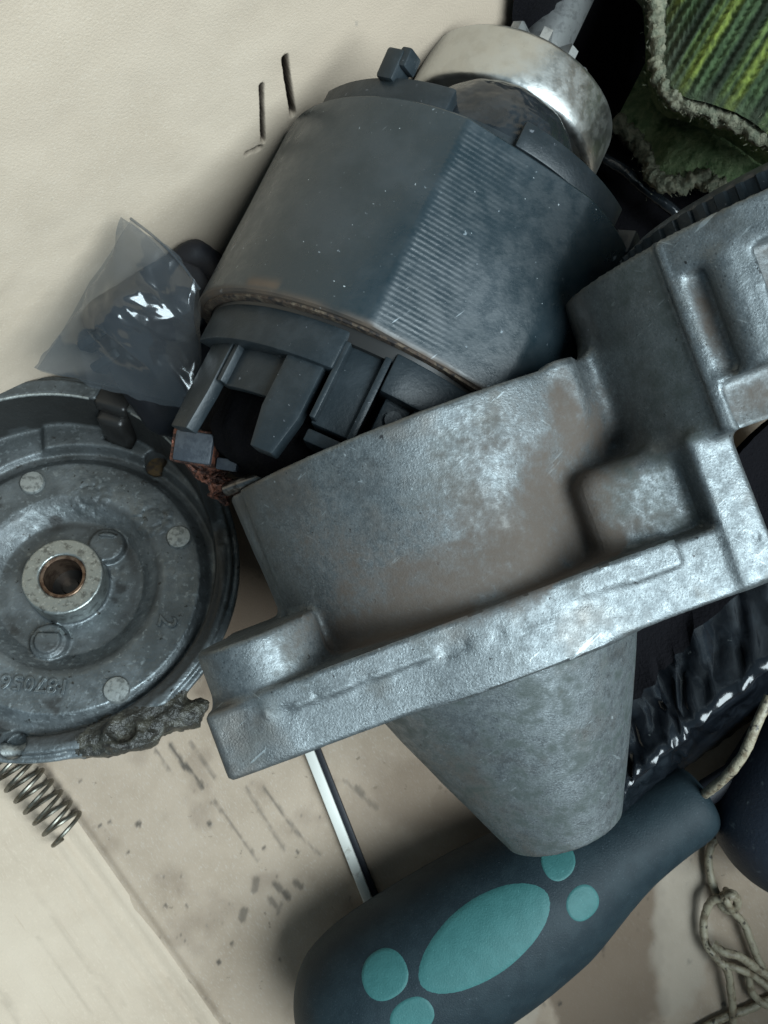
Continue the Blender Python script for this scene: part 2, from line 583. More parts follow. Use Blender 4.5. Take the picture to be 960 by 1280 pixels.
M['knit'] = mat('striped_knit', 'tint', .95, 0, bumps=[(1.6, 4, .6)], spec=.1)
M['hem'] = mat('beige_hem', (.24, .235, .17), .95, 0, layers=[(.5, 4, .4, .6, (.15, .16, .115))], bumps=[(1.4, 4, .7)], spec=.1)
M['knit_green'] = mat('green_knit', (.14, .20, .10), .95, 0, layers=[(.5, 4, .4, .62, (.22, .28, .15)), (.2, 3, .5, .7, (.06, .10, .045))], bumps=[(1.4, 4, .8)], spec=.1)

# ------------------------------------------------------------------ cardboard box
E1 = np.array([.819, .574, 0])          # along the long back wall
E2 = np.array([.574, -.819, 0])         # from that wall into the box
UP = np.array([0, 0, 1.0])
BW, BL, BR, BN = -74.0, -127.0, 200.0, 200.0   # back wall (e2), left fold (e1), far wall (e1), near wall (e2)

box = thing('cardboard_box', 'open brown cardboard box holding the loose motor parts', 'box', (0, 0, -4))

def seg_mask(p, a, b, r0, r1, wob=0.0):
    a, b = np.asarray(a)[:2], np.asarray(b)[:2]
    d = b - a
    t = np.clip(((p - a) @ d) / d.dot(d), 0, 1)
    q = p - (a + t[:, None] * d)
    return np.hypot(q[:, 0], q[:, 1]) - (r0 + (r1 - r0) * t)

def build_floor():
    h = .7
    e1 = np.arange(BL, BR + h, h)
    e2 = np.arange(BW, BN + h, h)
    A, B = np.meshgrid(e1, e2, indexing='ij')
    p = A.ravel()[:, None] * E1 + B.ravel()[:, None] * E2
    x, y = p[:, 0], p[:, 1]
    z = .35 * fbm(x / 30, y / 30, 0) + .10 * fbm(x / 4, y / 4, 3)
    # rounded crease rising to the left flap
    z += .5 * np.exp(-((A.ravel() - BL - 4.0) / 1.0) ** 2) - .5 * np.exp(-((A.ravel() - BL - 1.5) / 1.0) ** 2)
    n1 = fbm(x / 1.6, y / 1.6, 1, 4)
    n2 = fbm(x / 9, y / 9, 4, 4)
    n3 = fbm(x / .9, y / .9, 7, 3)
    q = p[:, :2]
    mark = np.zeros(len(p))
    def seg(u0, v0, u1, v1, w, k, w1=None):
        d = seg_mask(q, at(u0, v0, 0), at(u1, v1, 0), w, w if w1 is None else w1)
        d = d + n1 * .55
        return k * sstep(.5, -.3, d)
    S = [(195, 938, 215, 968, .25, .55), (212, 930, 232, 960, .55, .8), (232, 955, 253, 985, .35, .8), (238, 928, 268, 972, .3, .5),
         (268, 1002, 322, 1075, .25, .5), (308, 985, 355, 1062, .4, .42), (330, 985, 375, 1045, .35, .6), (375, 1045, 400, 1068, .2, .4),
         (321, 1100, 318, 1112, 1.0, .5), (305, 1138, 302, 1148, 1.0, .55), (343, 1105, 350, 1112, .7, .6), (356, 1116, 360, 1122, .8, .7),
         (338, 1124, 345, 1134, .7, .5), (368, 1103, 376, 1108, .7, .6), (352, 1130, 346, 1142, .5, .4),
         (430, 975, 470, 1010, .5, .35), (446, 985, 452, 992, .9, .5), (754, 1196, 758, 1152, .25, .7), (748, 1180, 765, 1110, .15, .5)]
    for s in S:
        mark = np.maximum(mark, seg(*s))
    dots = [(125, 1032, .5), (137, 1028, .3), (173, 1030, .8), (100, 976, .35), (262, 1030, .6), (207, 1132, .4), (234, 1132, .4), (273, 1202, .65),
            (236, 1230, .6), (250, 1265, .6), (90, 1000, .4), (160, 1065, .4), (372, 1065, .5), (700, 1255, .6), (905, 1255, .6), (650, 1215, .5), (862, 1203, .5),
            (330, 1060, .4), (290, 1180, .35), (350, 1200, .4)]
    for u, v, r in dots:
        c = at(u, v, 0)[:2]
        mark = np.maximum(mark, .75 * sstep(.35, -.1, np.hypot(*(q - c).T) - r + .25 * n1))
    mark = np.maximum(mark, .5 * sstep(.42, .6, n3) * sstep(.15, .5, n2))
    # oily stain right of the screwdriver and darker brown beside the nose and end cap
    stain = np.zeros(len(p))
    def blob(u, v, ru, rv, k, soft=4.0):
        c = at(u, v, 0)[:2]
        d = np.hypot((x - c[0]) / ru, (y - c[1]) / rv) - 1 + .30 * n2 + .05 * n1
        return k * sstep(soft / 20, -soft / 20, d)
    stain = np.maximum(stain, blob(755, 1165, 21, 32, .72, 2.0))
    stain = np.maximum(stain, blob(560, 985, 26, 14, .62, 7.0))
    stain = np.maximum(stain, blob(565, 1005, 7, 5, .7, 6.0))
    stain = np.maximum(stain, blob(300, 740, 18, 38, .95, 6.0))
    stain = np.maximum(stain, blob(470, 1020, 10, 18, .35, 8.0))
    stain = np.maximum(stain, .30 * sstep(0, .6, n2))
    pale = np.maximum(blob(640, 1262, 9, 7, .55, 2), blob(850, 1160, 9, 26, .6, 3))
    V = p + UP * z[:, None]
    o = mk('bottom_panel', V, grid_faces(len(e1), len(e2))[:, ::-1], M['card'], box, sharp=0, attrs={'mark': mark, 'stain': stain, 'pale': pale})
    return o

build_floor()
mk('bottom_board', *merge([rbox(((BL + BR) / 2, (BW + BN) / 2, -3.2), (BR - BL, BN - BW, 3.6), .3, Frame((0, 0, 0), E1, E2, UP))]), M['card'], box)

def wall_panel(name, a, b, up, height, out, slits=(), mat_=None, wave=.8, h=1.4, ridges=()):
    """leaning panel from a to b, rising along up; out is its outer side"""
    a, b, up, out = [np.asarray(k, float) for k in (a, b, up, out)]
    Lw = np.linalg.norm(b - a)
    t = np.arange(0, Lw + h, h)
    w = np.arange(0, height + h, h)
    if slits:
        ts = [k[i] for k in slits for i in (0, 2)]; ws = [k[i] for k in slits for i in (1, 3)]
        t = np.sort(np.r_[t, np.arange(min(ts) - 3, max(ts) + 3, .3)])
        w = np.sort(np.r_[w, np.arange(min(ws) - 3, max(ws) + 3, .6)])
    T, W = np.meshgrid(t, w, indexing='ij')
    tt, ww = T.ravel(), W.ravel()
    d = wave * fbm(tt / 60, ww / 60, 2.5) + .25 * fbm(tt / 9, ww / 9, 1)
    if ridges:
        d += .42 * ww * np.exp(-ww / 16)
        for w0, am in ridges:
            d -= am * np.exp(-((ww - w0 - 1.2 * fbm(tt / 25, 0, w0, 2)) / .9) ** 2) * (.7 + .5 * fbm(tt / 14, 3, w0, 2))
    mark = np.zeros(len(tt))
    if ridges:
        for k in range(26):
            w0 = RNG.uniform(3, 75); t0 = RNG.uniform(90, 230); ln = RNG.uniform(12, 70)
            dd = np.abs(ww - w0 - .5 * fbm(tt / 20, k, 0, 2)) - RNG.uniform(.05, .3) + 6 * np.maximum(np.abs(tt - t0) - ln / 2, 0)
            mark = np.maximum(mark, RNG.uniform(.06, .3) * sstep(.5, -.2, dd + .5 * fbm(tt / 2.5, ww * 2, k, 2)))
    for t0, w0, t1, w1, r, dep in slits:
        dd = seg_mask(np.stack([tt, ww], -1), (t0, w0), (t1, w1), r, r) + .12 * fbm(tt / 3, ww / 3, 5, 2)
        d += dep * sstep(.6, -.3, dd)
        mark = np.maximum(mark, min(1, dep / 2.5) * sstep(.75, .1, dd))
    base = a + (b - a) / Lw * tt[:, None] + up * ww[:, None]
    front = base + out * d[:, None]
    n, m = len(t), len(w)
    Fq = grid_faces(n, m)
    nrm = np.cross(b - a, up)
    if nrm.dot(out) > 0:
        Fq = Fq[:, ::-1]
    mk(name, front, Fq, mat_ or M['card_wall'], box, sharp=0, attrs={'mark': mark})
    bk = rbox((Lw / 2, height / 2, 7.2), (Lw, height, 3.2), .3, Frame(a, unit(b - a), up, out))
    mk(name.replace('panel', 'board'), *bk, mat_ or M['card_wall'], box)

lean = math.radians(10)
upB = math.cos(lean) * UP - math.sin(lean) * E2
# the two short slits are measured on the back wall: distance along it, from and to height, half width
WALL_A = E1 * BL + E2 * BW
def wall_uv(u, v):
    d = np.array([(u - 480) / FOC, (640 - v) / FOC, -1.0])
    nn = np.cross(E1, upB)
    o = np.array([0, 0, CAM_H])
    t = (WALL_A - o).dot(nn) / d.dot(nn)
    p = o + t * d - WALL_A
    return p.dot(E1), p.dot(upB)
wall_panel('back_wall_panel', WALL_A, E1 * BR + E2 * BW, upB, 170, -E2,
           slits=[(*wall_uv(356, 72), *wall_uv(366, 142), .30, 3.2), (*wall_uv(327, 108), *wall_uv(329, 176), .12, 2.6),
                  (*wall_uv(308, 192), *wall_uv(326, 184), .12, 2.2)])
upL = math.cos(math.radians(60)) * UP - math.sin(math.radians(60)) * E1
wall_panel('left_flap_panel', E1 * (BL + 1.2) - UP * .2 + E2 * BW, E1 * (BL + 1.2) - UP * .2 + E2 * BN, upL, 110, -(math.cos(math.radians(60)) * E1 + math.sin(math.radians(60)) * UP), h=.8,
           mat_=M['card_flap'], ridges=[(1.6, .9), (4.2, -.5), (6.4, .8), (8.6, -.4), (11, .45), (13.2, -.2), (15, .12), (19, .15), (31, .10), (33, -.10), (52, .08)])
wall_panel('far_wall_panel', E1 * BR + E2 * BW, E1 * BR + E2 * BN, UP, 170, E1, h=4)
wall_panel('near_wall_panel', E1 * BL + E2 * BN, E1 * BR + E2 * BN, UP, 150, E2, h=4)
# ------------------------------------------------------------------ gear housing (cast aluminium)
HZ = 62.0
HO = at(522, 540, HZ)
HY = unit(at(705, 1033, HZ) - HO)
HX = np.array([-HY[1], HY[0], 0])
HF = Frame(HO, HX, HY, UP)

def housing_sdf(X, Y, Z):
    r = np.hypot(X, Z)
    rb = 43.2 - .05 * Y - 5.5 * sstep(9, 24, Y) * sstep(6, 22, X) * (Z > 0)
    bell = smax(smax(r - rb, -Y, .8), Y - 40, .5)
    t = np.clip((Y - 46) / 46.5, 0, 1)
    rn = 33.5 - 20.3 * t + 0.5 * np.sin(np.pi * t)
    nose = smax(smax((r - rn) * .88, Y - 92.8, .5), 40 - Y, .5)
    bar = sbox(X, Y, Z, (-53.4, 35.6, 4), (46.2, 47.6, 45), 1.0)
    disc = smax(smax(r - 46, 35.6 - Y, .8), Y - 47.6, .8)
    foot = sbox(X, Y, Z, (-22, 36, -62), (22, 47.2, -20), 1.5)
    step = sbox(X, Y, Z, (-44, 35.0, 30), (31, 39.6, 45.75), .5)
    earL = smax(smax(np.hypot(X + 42.6, (Z - 33.4)) - 11.0, 26.0 - Y, 1.0), Y - 46, .5)
    earL = smin(earL, sbox(X, Y, Z, (-53.4, 27, 4), (-32, 46, 34), 1.0), 1.0)
    earR = sbox(X, Y, Z, (38.2, 19.6, -14), (46.2, 47.3, 45.8), 1.3)
    bossR = sbox(X, Y, Z, (20.0, 19.8, -6), (41, 37.5, 39.2), 4.0)
    fl = smin(smin(bar, disc, 3), smin(earL, foot, 2), 2.0)
    fl = np.minimum(fl, step)
    fl = smin(fl, earR, .8)
    # solenoid bay
    rs = np.hypot(X - 71, Z - 24)
    sol = smax(smax(rs - np.where(X > 43.4, 37.6, 36.9), -11.8 - Y, .7), Y - 21.5, 1.0)
    groove = sbox(X, Y, Z, (44.9, -5.0, 50.2), (48.9, 12.6, 74), 1.5)
    window = sbox(X, Y, Z, (54.2, -4.8, 54.2), (86, 9, 78), .8)
    shelf = sbox(X, Y, Z, (45.2, 13.2, 48.6), (105, 21.2, 78), 1.2)
    rib = np.hypot(X - 51.4, (Z - 53.4)) - 3.0
    rib = smax(smax(rib, -6.5 - Y, 1.5), Y - 12.2, 1.5)
    sol = smax(smax(sol, -groove, 1.2), -window, .8)
    sol = smin(sol, rib, 1.4)
    sol = smax(sol, -shelf, .9)
    edge_ = smax(smax(np.hypot(X - 43.7, Z - 49.4) - .75, -11.3 - Y, .4), Y - 20.6, .4)
    sol = smin(sol, edge_, .5)
    web = sbox(X, Y, Z, (18, 1.0, -14), (46, 30, 15), 5)
    tr = np.hypot(X - 25.9, Z - 33.6) - 2.3
    tr = smax(smax(tr, .3 - Y, .8), Y - 12, 8)
    d = smin(bell, tr, 3.5)
    d = smin(d, web, 9)
    d = smin(d, sol, 5)
    d = smin(d, bossR, 4.5)
    d = smin(d, fl, 2.2)
    d = smin(d, nose, 3)
    hole = smax(r - 38.9 + 8.5 * sstep(7, 22, Y) * sstep(6, 22, X) * (Z > 0), Y - 30, 2)
    d = smax(d, -hole, .6)
    d = smax(d, -(r - 8.2), .5)
    bay = smax(np.hypot(X - 71, Z - 24) - 27, Y - 10, 1)
    d = smax(d, -bay, .6)
    d = smax(d, -(np.hypot(X + 43.4, Z - 18) - 5.2), .4)
    d = roughen(d, X, Y, Z, lambda x, y, z:   .14 * fbm(x / 9, y / 9, z / 9, 2) + .04 * fbm(x / 2.2, y / 2.2, z / 2.2, 2))
    # rough chipped edge of the step
    d = roughen(d, X, Y, Z, lambda x, y, z: .8 * np.exp(-((y - 39.6) / 1.0) ** 2) * np.exp(-((z - 45.7) / 1.0) ** 2) * np.maximum(fbm(x / 2.3, 0, 3.1, 3), -.2))
    return d

hV, hQ = nets(housing_sdf, (-56, -14, -65), (111, 96, 61), .9)
hc = hV[hQ].mean(1)
hx, hy, hz = hV.T
n_a = fbm(hx / 7, hy / 7, hz / 7, 4)
n_b = fbm(hx / 2, hy / 2, hz / 2, 3)
def gb(cx, cy, cz, sx, sy, sz):
    return np.exp(-((hx - cx) / sx) ** 2 - ((hy - cy) / sy) ** 2 - ((hz - cz) / sz) ** 2)
rr = np.hypot(hx, hz)
dirt_tone = .75 * np.exp(-((hy - 33.5) / 3.5) ** 2) * (rr < 46.5) * (hz > 8) + 1.0 * gb(17, 27, 35, 7, 9, 7) + .8 * gb(30, 14, 24, 7, 12, 9) \
    + .6 * gb(24, 8, 36, 3.2, 12, 5) + .8 * gb(30, 32, 36, 9, 2.2, 3) + 1.1 * gb(69, 2, 54, 16, 8, 1.8) + .8 * gb(46.9, 3, 50.4, 1.9, 9, 1.6) + 1.0 * gb(70, 17, 48.6, 26, 4.5, 2) \
    + .60 * gb(-8, 27, 41, 26, 9, 9) + .48 * gb(14, 16, 40, 17, 16, 9) + .45 * gb(-26, 20, 34, 12, 16, 12)
dirt_tone = np.clip(dirt_tone * (1.0 + .9 * n_a + .5 * n_b), 0, .95)
dirt_tone = np.maximum(dirt_tone, .18 * sstep(.1, .6, n_a))

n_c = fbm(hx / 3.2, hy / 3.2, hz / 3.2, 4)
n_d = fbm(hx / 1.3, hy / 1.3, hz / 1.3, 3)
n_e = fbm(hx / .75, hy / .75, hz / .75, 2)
grime_shade = sstep(46, 50, hy) * (.42 + .95 * n_c + .7 * n_d + .4 * n_e) + .42 * sstep(-.05, .5, n_a + .4 * n_c) * (hy < 46)
grime_shade = np.maximum(grime_shade, sstep(33, 37, hx) * (hy < 21) * (hz < 48) * (hx < 44.5) * (.62 + .5 * n_c))  # left flank of the solenoid bay: its shade painted in as dark colour
grime_shade = np.maximum(grime_shade, (hx > 20) * (hx < 38) * (hy > 19) * (hy < 35.3) * (hz > 20) * (.5 + .8 * n_c + .4 * n_d))
grime_shade = np.clip(grime_shade, 0, .9)
housing = thing('gear_housing', 'large grey cast aluminium starter gear housing with flange and tapered nose', 'gear housing', (HO[0], HO[1], 0))
is_nose = hc[:, 1] > 47.75
is_sol = (~is_nose) & (hc[:, 0] > 36) & (hc[:, 1] < 21.8) & ~((hc[:, 0] > 38) & (hc[:, 0] < 46.4) & (hc[:, 1] > 19.4) & (hc[:, 2] > 42.5))
is_fl = (~is_nose) & (~is_sol) & ((hc[:, 1] > 35.2) | ((hc[:, 0] < -33) & (hc[:, 1] > 25.5)) | (hc[:, 0] > 38))
is_boss = (~is_nose) & (~is_sol) & (~is_fl) & (hc[:, 0] > 20) & (hc[:, 1] > 20) & (hc[:, 2] > 10) & (np.hypot(hc[:, 0], hc[:, 2]) > 43.2)
is_bell = ~(is_nose | is_sol | is_fl | is_boss)
for nm, sel in (('bell', is_bell), ('mounting_flange', is_fl), ('nose_cone', is_nose), ('solenoid_bay', is_sol), ('bolt_boss', is_boss)):
    v, f, u = submesh(hV, hQ, sel)
    mk(nm, HF(v), f, M['alu'], housing, sharp=0, attrs={'dirt_tone': dirt_tone[u], 'grime_shade': grime_shade[u]})
# toothed black cap standing out of the solenoid bay
capF = Frame(HF(np.array([79.0, -12.3, 26.0])), HX, UP, -HY)
def ribs_cap(s, t):
    return np.where((s > 1) & (s < 8), .55 * np.sign(np.sin(t * 62)), 0)
cp = [(-6, 25.5), (.3, 25.5), (.4, 31.2), (.7, 32.1), (3.4, 32.1), (3.8, 31.4), (5, 29), (5.2, 0.01)]
mk('solenoid_cap', *lathe(cp, capF, 496, lambda s, t: np.where((s > .6) & (s < 3.5), .40 * np.sign(np.sin(t * 62)), 0)), M['plastic'], housing, sharp=30)

# ------------------------------------------------------------------ starter motor
K = 45.0 / 42.0
MA = unit((.4193, .8952, -.1511))
MO = np.array([-2.0237 * K, 24.3817 * K, CAM_H - (CAM_H - 64.745) * K])
MF = frame_axis(MO, MA)
RY, LY = 45.0, 42.43 * K
motor = thing('starter_motor', 'black ribbed starter motor body with steel clutch drum on its shaft', 'motor', (MO[0], MO[1], 0))

def yoke_disp(s, t):
    d = np.degrees(t)
    win = sstep(-5.6, -4.2, d) * (1 - sstep(1, 19, d))
    g = .027 * np.sin(s * 2 * np.pi / 1.05 + .8 * fbm(s / 5, d / 20, 3, 2)) * (.7 + .6 * fbm(s / 6, d / 9, 8, 2)) * win * sstep(0.5, 4, s) * sstep(LY - 1, LY - 3, s)
    ridge = .10 * np.exp(-((d + 4.9) / .8) ** 2)
    tc_ = np.radians(d - 13.5)
    flat = (RY * math.cos(math.radians(18.5)) / np.cos(np.clip(tc_, -.33, .33)) - RY) * (np.abs(d - 13.5) < 18.5) * .85
    return np.where(s > .3, g + ridge + flat, flat) + .12 * fbm(s / 12, d / 18, 0, 2)
prof = [(.2, 40.5), (-.2, 41.5), (-.2, 44.2), (.15, 44.8), (.6, RY)]
prof += [(s, RY) for s in np.arange(1.0, LY - .7, .16)]
prof += [(LY - .5, RY), (LY - .1, RY - .3), (LY, RY - .8), (LY, 41.0), (LY - 3, 40.5)]
v, f = lathe(prof, MF, 300, yoke_disp)
loc = MF.inv(v)
tang = np.degrees(np.arctan2(loc[:, 0], loc[:, 1]))
rust = np.exp(-((loc[:, 2] + .2) / .9) ** 2) * (.65 + .5 * fbm(loc[:, 0] / 4, loc[:, 1] / 4, 1, 3))
rust = np.maximum(rust, .8 * np.exp(-((loc[:, 2] - 1.5) / 1.2) ** 2) * sstep(6, 3, np.abs(tang + 37) + 3 * fbm(loc[:, 0] / 2, loc[:, 1] / 2, 3)))
mk('yoke', v, f, M['yoke'], motor, sharp=30, attrs={'rust': np.clip(rust, 0, 1)})
mk('rim_lip', *lathe([(-.2, 43.4), (-.6, 43.2), (-.7, 42.4), (-.6, 41.4), (-.1, 41.2)], MF, 160, lambda s, t: .15 * fbm(s, t * 14, 0, 3)), M['rust'], motor)
mk('inner_wall', *lathe([(-.4, 41.3), (-3, 40.2), (-3.0, 20), (-2.8, 10)], MF, 96), M['black_hole'], motor)
mk('commutator', *lathe([(-24, .01), (-24, 16), (-23.5, 17), (-8, 17), (-7.5, 22), (-2, 22)], MF, 120, lambda s, t: np.where(np.sin(t * 27) > .93, -.5, 0)), M['copper'], motor, sharp=30)
mk('winding_fill', *lathe([(-29, .01), (-29, 24), (-28, 28), (-24, 31.5), (-16, 32.5), (-3, 32.5)], MF, 96, lambda s, t: .8 * np.sin(t * 22 + s * .25) + .5 * fbm(s / 3, t * 9, 0, 3)), M['near_black'], motor)  # black body added so the gap under the brush stays dark
# brush holder, all round the open end
rp = 41.4
segs = [(-67, -9.5), (4, 62), (100, 160), (190, 250)]
for a, b in segs:
    mk('collar_segment', *wedge(MF, -9.2, -1.2, a, b, 36.5, rp, 12, bev=.5), M['plastic'], motor)
for a, b, s0, tip, r1 in ((-62, -47.5, -28.5, (-61, -49), 39.2), (-23.8, -12.2, -28, (-21.5, -14.5), 40.2), (100, 114, -27, (102, 112), 39), (150, 162, -27, (152, 160), 39), (200, 212, -27, (202, 210), 39), (238, 250, -27, (240, 248), 39)):
    # finger: straight shank then a tapered tip
    mk('finger', *wedge(MF, s0, -5, a, b, 36.4, r1, 5, tip=tip, bev=.35, mid=-20), M['plastic'], motor)
for a, b, s0 in ((-46.5, -24, -17.5), (66, 96, -16), (116, 148, -16), (214, 236, -16), (-100, -70, -16)):
    mk('holder_plate', *wedge(MF, s0, -4, a, b, 35.5, 37.4, 8, bev=.3), M['plastic'], motor)
    mk('holder_rib', *wedge(MF, s0 + .2, -4.5, a, a + 2.2, 36.0, 39.0, 2, bev=.25), M['plastic'], motor)
# box guide between the fingers
mk('guide_block', *merge([wedge(MF, -19.5, -2.0, -9.5, 3.2, 33.5, 38.6, 6, bev=.4), wedge(MF, -19.0, -3.0, -9.7, -8.0, 38.0, 41.0, 2, bev=.3),
                          wedge(MF, -20, -2.5, 1.6, 3.6, 38.0, 40.6, 2, bev=.3)]), M['plastic'], motor)
mk('guide_foot', *wedge(MF, -23.0, -20.4, -9.6, 3.5, 32, 38.2, 5, bev=.4), M['plastic'], motor)
mk('guide_tongue', *wedge(MF, -17.0, -8.0, 6.5, 14.5, 36.0, 38.3, 4, bev=.3), M['plastic'], motor)
mk('guide_rail', *wedge(MF, -19.0, -3.0, 14.8, 17.4, 35, 40, 3, bev=.3), M['plastic'], motor)
mk('terminal_post', *tube(MF(np.array([[7.2, 37.6, -12.5], [7.4, 39.0, -12.6]])), 1.7, 14), M['plastic'], motor)
# drive end
mk('end_plate', *lathe([(LY - .4, 41.0), (LY + 2.6, 41.0), (LY + 3.0, 40.4), (LY + 3.0, 12)], MF, 120), M['plastic'], motor)
for a, b in ((-58, -12), (8, 47), (70, 130), (150, 210), (230, 290)):
    mk('end_ring_segment', *wedge(MF, LY + .3, LY + 6.2, a, b, 37.2, 42.9, 14, bev=.4), M['plastic'], motor)
mk('edge_clip', *merge([wedge(MF, LY - 1.5, LY + 4.0, 52, 60, 41, 45.6, 4, bev=.4), wedge(MF, LY - .5, LY + 3.0, 60.5, 68, 41, 45.4, 4, bev=.4)]), M['plastic'], motor)
tb = MF(np.array([math.sin(math.radians(-33)) * 41.5, math.cos(math.radians(-33)) * 41.5, LY + 5.5]))
mk('terminal_bolt', *merge([rbox((0, 0, 3.2), (4.2, 5.4, 6.4), .7, frame_axis(tb, MA + .25 * UP), rotz=.5), rbox((1.9, 1.0, 5.2), (2.6, 4.6, 4), .6, frame_axis(tb, MA + .25 * UP), rotz=.5)]), M['plastic'], motor)
# glossy lever cover bulging out over the end plate
def cover(X, Y, Z):
    d = np.sqrt(((X - 2) / 19) ** 2 + ((Y - 25) / 16) ** 2 + (Z / 19) ** 2) - 1
    d = d * 13
    d = smax(d, -Z - .5, .5)
    return d + .5 * fbm(X / 6, Y / 6, Z / 6, 2)
v, q = nets(cover, (-21, 5, -2), (25, 44, 22), .8)
mk('lever_cover', Frame(MF(np.array([0.0, 0, LY + 2.6])), unit(MF.x), MF.y, MF.z)(v), q, M['gloss_black'], motor, sharp=0)
mk('drive_hub', *lathe([(LY + 2, 18), (LY + 14, 18), (LY + 15, 17), (72, 17), (72, 8)], MF, 80), M['gloss_black'], motor)
CS, CR, CLn = 70.0, 25.0, 13.8
mk('clutch_drum', *lathe([(CS + .6, 10), (CS + .6, 21.5), (CS + .0, 22.6), (CS + .0, 23.8), (CS + .5, 24.5), (CS + 1.3, CR - .1), (CS + 4, CR), (CS + CLn - 1.5, CR), (CS + CLn - .7, CR - .2), (CS + CLn - .1, CR - .8), (CS + CLn, CR - 1.5), (CS + CLn, 10)], MF, 160,
    lambda s, t: .05 * fbm(s / 3, t * 5, 0, 2)), M['steel'], motor, sharp=50)
def gear(fr, s0, s1, r0, r1, n):
    V, F = [], []
    prof2 = []
    for k in range(n):
        for a, r in ((-.30, r0), (-.14, r1), (.14, r1), (.30, r0)):
            t = (k + a) / n * 2 * math.pi
            prof2.append((math.sin(t) * r, math.cos(t) * r))
    m = len(prof2)
    for s, sc_ in ((s0, 1), (s1 - .8, 1), (s1, .94)):
        V += [(x * sc_, y * sc_, s) for x, y in prof2]
    for i in range(2):
        for j in range(m):
            F.append((i * m + j, i * m + (j + 1) % m, (i + 1) * m + (j + 1) % m, (i + 1) * m + j))
    F.append(tuple(range(2 * m, 3 * m)))
    F.append(tuple(range(m))[::-1])
    return fr(np.array(V)), F
mk('pinion', *gear(MF, CS + CLn - .2, CS + CLn + 12, 10.0, 14.0, 11), M['steel_satin'], motor, smooth=False)
mk('shaft', *lathe([(CS + CLn, .01), (CS + CLn, 6.2), (128, 6.2), (129.5, 5.2), (129.5, .01)], MF, 48), M['steel_satin'], motor)
# carbon brush on its frayed braid, hanging out of the holder
bc = at(256, 561, 66)
bF = Frame(bc, unit((1, -.16, .1)), unit((.16, 1, .05)), unit(np.cross(unit((1, -.16, .1)), unit((.16, 1, .05)))))
brush = mk('carbon_brush', *rbox((-1.6, 0, 0), (8.4, 6.6, 6.5), .5, bF), M['carbon'], motor)
mk('brush_edge', *rbox((-2.0, 0, -.4), (9.8, 7.6, 5.6), .8, bF), M['copper'], brush)
mk('brush_tail', *merge([tube(bF(np.array([[2, 1.2, 1], [5, 2.0, 1.5], [8, 3.0, 1.2]])), .8, 8), tube(bF(np.array([[2, 2.4, 0], [5, 3.2, .6], [8, 3.9, .4]])), .7, 8),
                         rbox((5.6, -2.6, .2), (4.6, 2.6, 2.4), .4, bF)]), M['carbon'], brush)
parts = []
def braid(a, b, n, sag, r=.55):
    a, b = np.asarray(a), np.asarray(b)
    for k in range(n):
        pts = [a + (b - a) * t + RNG.normal(size=3) * 1.3 * math.sin(math.pi * min(t * 1.1, 1)) + np.array([0, 0, -sag * math.sin(math.pi * t)]) for t in np.linspace(0, 1, 7)]
        parts.append(tube(spline(pts, 4), r * RNG.uniform(.6, 1.2), 6))
braid(at(232, 575, 60), at(300, 618, 58), 16, 3)
braid(at(262, 600, 58), at(285, 630, 50), 8, 1)
braid(at(330, 562, 74), at(368, 575, 68), 10, 2)
braid(at(380, 545, 74), at(355, 590, 62), 9, 2)
mk('copper_braid', *merge(parts), M['copper'], motor)
mk('braid_sleeve', *tube(spline([at(284, 612, 58), at(310, 602, 62), at(352, 588, 64)], 6), 1.5, 10), M['steel_dark'], motor)

# ------------------------------------------------------------------ end cap
cn = unit((.10, .42, 1.0))
cx = unit(np.array([1.0, 0, 0]) - cn * cn[0])
cyv = np.cross(cn, cx)
CO = at(78, 720, 39) - cn * 8.5
CF = Frame(CO, cx, cyv, cn)
RC = 45.6
CXO, CYO = -4.6, 3.2
prf_r = np.array([0, 15.5, 17.5, 22.5, 24, 33, 35.5, 37.5, 38.6, 60])
prf_h = np.array([-.8, -.8, -.4, 3.6, 4.2, 4.2, 1.4, 1.2, 2.6, 2.6])

LUMP = CF.inv(at(160, 915, 48))
LUMP[2] = 1.5

